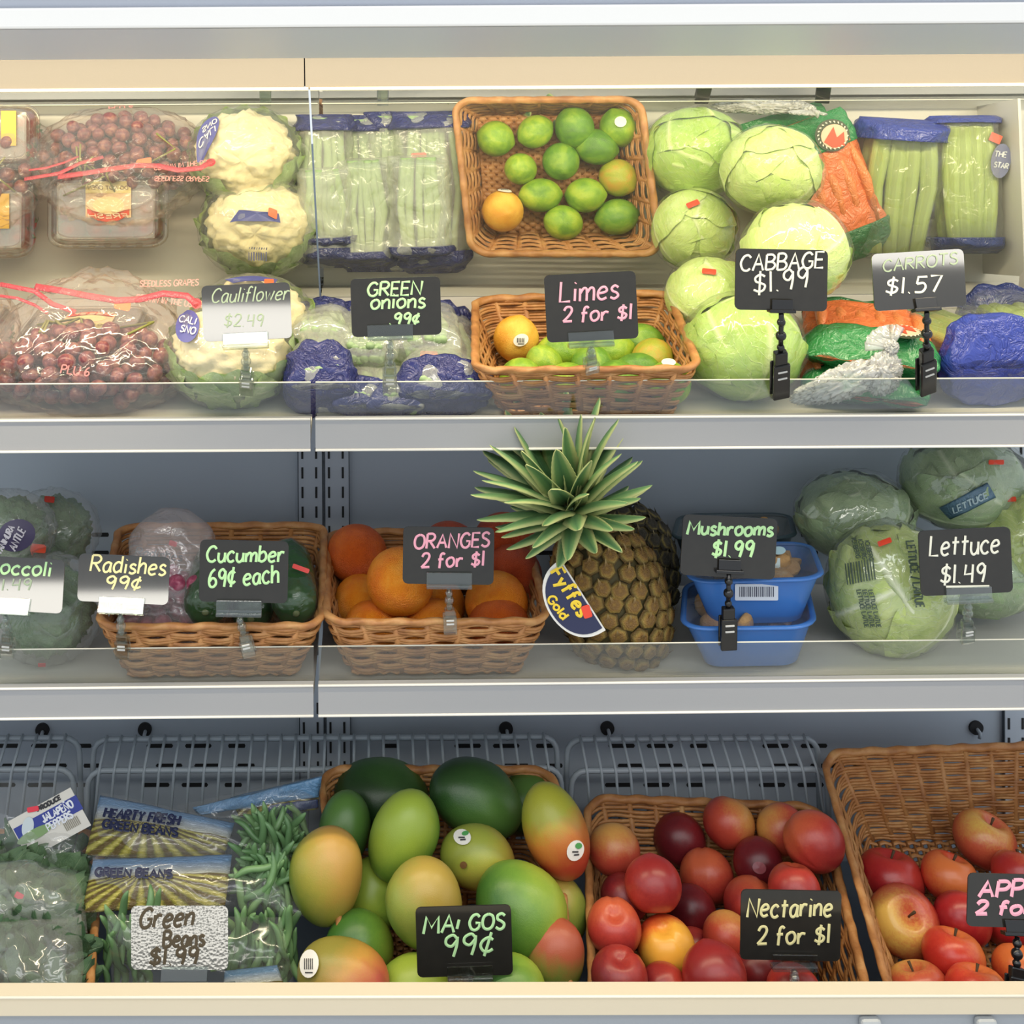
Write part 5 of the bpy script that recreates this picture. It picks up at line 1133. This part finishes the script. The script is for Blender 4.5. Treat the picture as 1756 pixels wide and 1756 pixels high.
@cached
def fieldprint(k):
    t = NT('field_print'); uv = t.n('ShaderNodeUVMap').outputs[0]; s = t.n('ShaderNodeSeparateXYZ'); t.l(uv, s.inputs[0]); u, v = s.outputs[0], s.outputs[1]
    hz = .60; dy = t.math('SUBTRACT', hz + .06, v); dx = t.math('SUBTRACT', u, .38); an = t.math('ARCTAN2', dx, dy)
    st = t.math('SINE', t.math('MULTIPLY', an, 30.0)); st = t.math('ADD', t.math('MULTIPLY', st, .5), t.math('MULTIPLY', t.noise(26, 4, vec=uv), .9))
    f = t.ramp(st, [(.2, '#6b5a34'), (.42, '#83813a'), (.7, '#a89f48'), (1, '#c4ba66')])
    sky = t.ramp(v, [(hz, '#c2c2b4'), (hz + .14, '#b5c0cc'), (.86, '#6b94bd'), (1, '#5a84b0')])
    g = t.math('GREATER_THAN', t.math('ADD', v, t.math('MULTIPLY', t.math('SUBTRACT', t.noise(3, 2, vec=uv), .5), .06)), hz); c = t.mix(g, f, sky)
    t.bsdf(c, .25, .6); a = t.noise(1.0, 4, .6, vec=t.mapping((9, 14, 1), rot=(0, 0, .6), vec=uv), dist=1.5); t.bump(t.math('POWER', t.math('ABSOLUTE', t.math('SUBTRACT', a, .5)), .6), .7, .006); return t.m
def sheet(c4, mat, parent, name, amp=.0025, seed=0, n=30, bulge=.009, m=24, label=None):
    """c4: 3-d corners top-left, top-right, bottom-right, bottom-left"""
    b = MB(); N = (c4[1] - c4[0]).cross(c4[3] - c4[0]).normalized()
    if N.y > 0: N = -N
    def fn(u, v):
        p = bil([c4[3], c4[2], c4[1], c4[0]], u, v); k = math.sin(math.pi * u) ** .5 * math.sin(math.pi * v) ** .5 if 0 < u < 1 and 0 < v < 1 else 0
        return p + N * (bulge * k + amp * (noise.noise(p * 30 + Vector((seed, 0, 0))) + .5 * (.4 - abs(noise.noise(p * 50))))) 
    b.grid(fn, n, m); return b.build(name, mat, parent, label=label, solid=0 if 'film' in name else .0008), Plane(sum(c4, Vector()) / 4 + N * (bulge + .005), N)
def beanbag(hc, lab, seed, bean_reg, nb, dd, film_c, text1=None, ftext=None):
    c = sum(hc, Vector()) / 4; t = empty('green_bean_bag', c - Vector((0, -.02, .05)), lab, 'green beans', 'bags of green beans')
    if nb: beans(t, bean_reg, nb, seed, dd, (0.3, 2.6))
    _, pl = sheet(hc, fieldprint(1), t, 'printed_panel', seed=seed)
    if film_c: sheet([q + Vector((0, .014, -.004)) for q in film_c], film(.05, 20.0, .6, '#ffffff', .06), t, 'bag_film', .006, seed + 3, bulge=.02)
    navy = plain('#151d40', .5)
    if text1: ink(pl, text1, 2.6, navy, t, 'lettering', .0045)
    return t, pl
dfb = lambda x, y: 1.60 - (y - 1380) / 330 * .17
bb0, _ = beanbag([P(395, 1368, 1.62), P(552, 1330, 1.62), P(545, 1388, 1.60), P(410, 1400, 1.60)], 'rear bean bag with a plain blue header strip', 111, (420, 1400, 520, 1450), 14, lambda x, y: 1.59, [P(300, 1385, 1.60), P(552, 1332, 1.60), P(545, 1440, 1.57), P(330, 1440, 1.57)])
hp = enamel('#6f9cc4', .3); sheet([P(330, 1385, 1.602), P(552, 1332, 1.602), P(546, 1366, 1.60), P(340, 1398, 1.60)], printed('#6a97c2', .28, .7, 50.0), bb0, 'blue_header', .004, 4, bulge=.006, label='sky blue header strip'); sheet([P(462, 1382, 1.598), P(545, 1370, 1.598), P(546, 1384, 1.597), P(450, 1402, 1.597)], printed('#38466e', .3), bb0, 'navy_strip', .003, 4, bulge=.003)
tx = L_('HEARTY FRESH', 178, 1404, 15, 128, .105, slant=.2) + L_('GREEN BEANS', 176, 1423, 14, 128, .115, slant=.02)
bb1, pl1 = beanbag([P(172, 1364, 1.575), P(402, 1412, 1.56), P(380, 1482, 1.51), P(146, 1466, 1.51)], 'upper bean bag with bold navy lettering over a field picture', 112, (425, 1418, 500, 1470), 60, lambda x, y: 1.535, [P(170, 1362, 1.56), P(430, 1420, 1.54), P(540, 1500, 1.50), P(146, 1480, 1.50)], tx)
tx = L_('GREEN BEANS', 165, 1505, 13, 130, .02, slant=.02)
bb2, pl2 = beanbag([P(160, 1474, 1.50), P(398, 1466, 1.50), P(386, 1552, 1.45), P(140, 1566, 1.45)], 'middle bean bag lying under the lettered one', 113, (415, 1480, 500, 1540), 60, lambda x, y: 1.48, [P(155, 1472, 1.485), P(420, 1462, 1.49), P(535, 1578, 1.44), P(150, 1580, 1.44)], tx)
beans(bb2, (180, 1570, 260, 1700), 22, 15, lambda x, y: 1.42, (1.0, 2.0)); beans(bb2, (395, 1590, 495, 1690), 40, 16, lambda x, y: 1.43, (1.1, 2.2))
bb3, _ = beanbag([P(385, 1665, 1.40), P(475, 1655, 1.40), P(500, 1725, 1.37), P(380, 1740, 1.37)], 'lowest bean bag at the front lip beside the blushing mango', 114, (385, 1600, 500, 1660), 24, lambda x, y: 1.44, [P(180, 1575, 1.41), P(480, 1580, 1.42), P(510, 1725, 1.37), P(190, 1730, 1.37)])
# jalapeno bag
pepM = skin('#1f3d20', '#2c5a2a', '#3f7434', 1.0, 0, .25)
def peppers(parent, reg, n, seed, dfn, mat, nm='pepper', ln=.035, r=.011):
    rg = random.Random(seed); me = MB(); me.tube([(-ln, 0, 0), (-ln * .9, 0, 0), (-ln * .5, 0, .002), (0, 0, .003), (ln * .5, 0, .001), (ln, 0, -.003)], [.002, r * .8, r, r * .9, r * .65, .001], 10); m2 = me.mesh(nm); m2.materials.append(mat)
    for k in range(n): child(nm, m2, parent, P(rg.uniform(reg[0], reg[2]), rg.uniform(reg[1], reg[3]), dfn + rg.uniform(-.01, .01)), rq(rg), (1, 1, 1))
jb = empty('jalapeno_bag', P(80, 1480, 1.55), 'clear bag of jalapenos with a white and blue card label', 'peppers'); peppers(jb, (-20, 1440, 140, 1500), 26, 3, 1.55, pepM)
sheet([P(-60, 1335, 1.60), P(150, 1340, 1.60), P(165, 1500, 1.51), P(-60, 1500, 1.51)], film(.08, 20.0, .7, '#ffffff', .07), jb, 'bag_film', .010, 7, 44, .02, 40)
cardP = Plane(P(85, 1408, 1.535), Vector((.05, -.95, .3))); ca_ = -.50
decal(cardP, rect(85, 1412, 122, 74, ca_), plain('#d8d4ca', .3), jb, 'card_label', 0, label='white card label with a blue band')
decal(cardP, rect(83, 1404, 122, 27, ca_), plain('#2c3a90', .3), jb, 'card_band', .0008); ink(cardP, L_('JALAPEÑO', 76, 1410, 12, 58, ca_, slant=0) + L_('PEPPERS', 84, 1424, 12, 48, ca_, slant=0), 1.5, plain('#dfe2ea', .5), jb, 'card_lettering', .0014)
decal(cardP, oval(60, 1430, 34, 9, ca_), plain('#7d9a66', .4), jb, 'card_picture', .0016); decal(cardP, oval(48, 1418, 10, 18, .2), plain('#c9d4d8', .4), jb, 'card_picture', .0013); decal(cardP, rect(57, 1387, 20, 9, -.2, 2), plain('#e0384a', .5), jb, 'price_sticker', .0022)
for k in range(9): decal(cardP, rect(112 + k * 3.2 * math.cos(ca_), 1417 + k * 3.2 * math.sin(ca_) + 1, 1.5, 16, ca_), plain('#8c8678', .5), jb, 'barcode_bar', .001)
ink(cardP, L_('PRODUCE', 66, 1391, 7, 44, ca_), 1.4, plain('#26262c', .5), jb, 'card_lettering', .001)
# leafy green bags
def leafbag(name, c4, dz, lab, seed, greens, n, cat, group):
    c = sum(c4, Vector()) / 4; t = empty(name, c - Vector((0, -.02, .05)), lab, cat, group); rg = random.Random(seed); N = Vector((0, 1, -.3)).normalized()
    m = leafm(greens[0], greens[1], greens[2], .45, .4)
    for k in range(n):
        u, v = rg.uniform(.08, .90), rg.uniform(.08, .90); p = bil([c4[3], c4[2], c4[1], c4[0]], u, v) + N * rg.uniform(.008, .034); L = rg.uniform(.05, .085); a = rg.uniform(-.5, 1.0) + (0 if k % 3 else 1.2)
        dr = Vector((math.cos(a), rg.uniform(-.15, .15), math.sin(a))); sd = Vector((0, -1, .2)).cross(dr).normalized(); w = rg.uniform(.012, .024); b = MB(); nn = dr.cross(sd)
        b.grid(lambda u_, v_: p + dr * ((v_ - .5) * L) + sd * ((u_ - .5) * 2 * w * math.sin(math.pi * (v_ * .94 + .03)) ** .7) + nn * (.004 * math.cos((u_ - .5) * 6) + .006 * math.sin(v_ * 5 + k) + .002 * math.sin(u_ * 9 + v_ * 14)), 7, 12); b.build('leaf', m, t)
    sheet(c4, film(.14, 20.0, .8, '#f6faf4', .09), t, 'bag_film', .012, seed, 50, .036, 44); return t
hb = leafbag('herb_bag', [P(-60, 1478, 1.50), P(140, 1490, 1.50), P(150, 1600, 1.43), P(-60, 1600, 1.43)], 0, 'crumpled bag of leafy greens below the jalapenos', 121, ('#667f58', '#4a6648', '#94a67e'), 85, 'leafy greens', 'bags of leafy greens')
leafbag('herb_bag', [P(-60, 1590, 1.42), P(140, 1570, 1.43), P(150, 1745, 1.35), P(-60, 1745, 1.35)], 0, 'lowest bag of dark leafy greens at the front lip', 122, ('#4d6b4a', '#37553c', '#7c946e'), 95, 'leafy greens', 'bags of leafy greens')
decal(Plane(P(33, 1536, 1.455), (0, -1, .3)), rect(33, 1536, 15, 11, .5, 2), plain('#e0384a', .5), hb, 'price_sticker')

# ================================================================ SIGNS
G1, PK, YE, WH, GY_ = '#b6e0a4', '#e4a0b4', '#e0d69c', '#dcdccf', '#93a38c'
sg = None
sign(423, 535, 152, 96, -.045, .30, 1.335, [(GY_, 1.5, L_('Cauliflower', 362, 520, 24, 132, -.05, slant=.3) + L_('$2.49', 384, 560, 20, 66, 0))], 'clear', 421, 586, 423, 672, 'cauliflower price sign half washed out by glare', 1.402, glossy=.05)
sign(679, 526, 154, 100, -.03, .0, 1.335, [(G1, 2.4, L_('GREEN', 630, 508, 22, 92, -.03) + L_('onions', 636, 530, 26, 92, -.03) + L_('.99¢', 668, 556, 19, 50, -.02))], 'clear', 669, 571, 668, 672, 'green onions price sign in pale green chalk', 1.402)
sign(1014, 526, 157, 116, -.05, .02, 1.33, [(PK, 2.4, L_('Limes', 960, 518, 33, 100, -.06) + L_('2 for $1', 965, 553, 25, 118, -.05))], 'clear', 1013, 583, 1014, 634, 'limes price sign in pink chalk', 1.37)
sign(1340, 480, 158, 105, .02, .0, 1.335, [(WH, 2.1, L_('CABBAGE', 1269, 464, 27, 142, -.03) + L_('$1.99', 1292, 504, 33, 94, -.12))], 'black', 1340, 526, 1337, 678, 'cabbage price sign on a black clamp', 1.402, plate=(36, 12))
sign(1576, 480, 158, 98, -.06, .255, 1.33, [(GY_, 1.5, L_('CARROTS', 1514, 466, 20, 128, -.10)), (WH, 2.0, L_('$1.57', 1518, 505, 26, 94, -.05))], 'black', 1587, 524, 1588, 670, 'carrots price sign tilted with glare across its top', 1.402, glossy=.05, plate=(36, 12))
sign(34, 1002, 150, 92, .06, .452, 1.43, [(G1, 2.2, L_('Broccoli', -36, 982, 24, 122, .05)), (GY_, 1.6, L_('1.49', 2, 1012, 20, 50, 0))], 'clear', 12, 1042, 14, 1124, 'broccoli price sign cut by the frame edge', 1.445, glossy=.05)
sign(212, 993, 156, 82, .045, .458, 1.42, [(YE, 2.0, L_('Radishes', 155, 980, 27, 128, .05) + L_('99¢', 180, 1010, 22, 60, .02))], 'clear', 208, 1041, 211, 1124, 'radishes price sign in yellow chalk', 1.43, glossy=.05)
sign(418, 980, 152, 106, .02, .05, 1.42, [(G1, 2.4, L_('Cucumber', 354, 964, 26, 132, -.01) + L_('69¢ each', 358, 1008, 30, 120, -.08))], 'clear', 410, 1044, 428, 1122, 'cucumber price sign in pale green chalk', 1.43)
sign(769, 953, 156, 98, .015, .0, 1.42, [(PK, 2.3, L_('ORANGES', 710, 940, 24, 128, -.02) + L_('2 for $1', 722, 974, 24, 108, -.04))], 'clear', 770, 996, 772, 1084, 'oranges price sign in pink chalk', 1.43)
sign(1250, 938, 162, 104, .055, .05, 1.425, [(G1, 2.6, L_('Mushrooms', 1178, 916, 23, 146, .02) + L_('$1.99', 1220, 954, 26, 70, .02))], 'black', 1250, 972, 1248, 1110, 'mushrooms price sign on a black clamp', 1.445, plate=(38, 12))
sign(1656, 963, 158, 112, -.045, .0, 1.42, [(WH, 2.0, L_('Lettuce', 1594, 952, 34, 118, -.03) + L_('$1.49', 1612, 1001, 30, 76, -.04) + [[(1622, 1006), (1696, 1005)]])], 'clear', 1660, 1021, 1656, 1098, 'lettuce price sign in white chalk', 1.445)
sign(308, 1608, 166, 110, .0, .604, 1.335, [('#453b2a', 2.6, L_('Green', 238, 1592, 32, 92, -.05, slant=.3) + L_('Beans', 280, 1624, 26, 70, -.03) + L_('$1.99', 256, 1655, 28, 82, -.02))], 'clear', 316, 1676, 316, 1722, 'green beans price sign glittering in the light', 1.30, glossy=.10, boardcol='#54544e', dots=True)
sign(796, 1614, 164, 120, -.03, .05, 1.335, [(G1, 2.4, L_('MA', 726, 1600, 28, 52, -.03) + L_('I', 782, 1592, 16, 3) + L_('GOS', 804, 1594, 26, 60, -.03) + L_('99¢', 760, 1640, 36, 84, -.06))], 'clear', 806, 1670, 808, 1722, 'mangoes price sign in pale green chalk', 1.30)
sign(1356, 1587, 172, 120, .02, .05, 1.335, [(YE, 2.2, L_('Nectarine', 1281, 1572, 32, 144, -.01) + L_('2 for $1', 1298, 1620, 30, 124, -.03))], 'clear', 1362, 1650, 1364, 1722, 'nectarine price sign in yellow chalk', 1.30)
sign(1750, 1545, 182, 92, .03, .40, 1.335, [(PK, 2.6, L_('APPLES', 1678, 1538, 28, 150, .0) + L_('2 for $1', 1672, 1568, 22, 150, .0))], 'black', 1742, 1592, 1742, 1722, 'apples price sign in pink chalk, cut by the frame edge', 1.30, plate=(38, 12))
t = empty('sign_holder', P(365, 1725, 1.30), 'spare clear card holder lying behind the front lip', 'holder'); MB().box(P(366, 1701, 1.31), (.052, .002, .018), Matrix.Rotation(-.12, 3, 'Y'), .0008).build('plate', acrylic('#dfe8e8', .14), t, smooth=False); MB().tube([P(366, 1706, 1.312), P(366, 1735, 1.312)], .004, 8).build('foot', acrylic('#dfe8e8', .14), t)
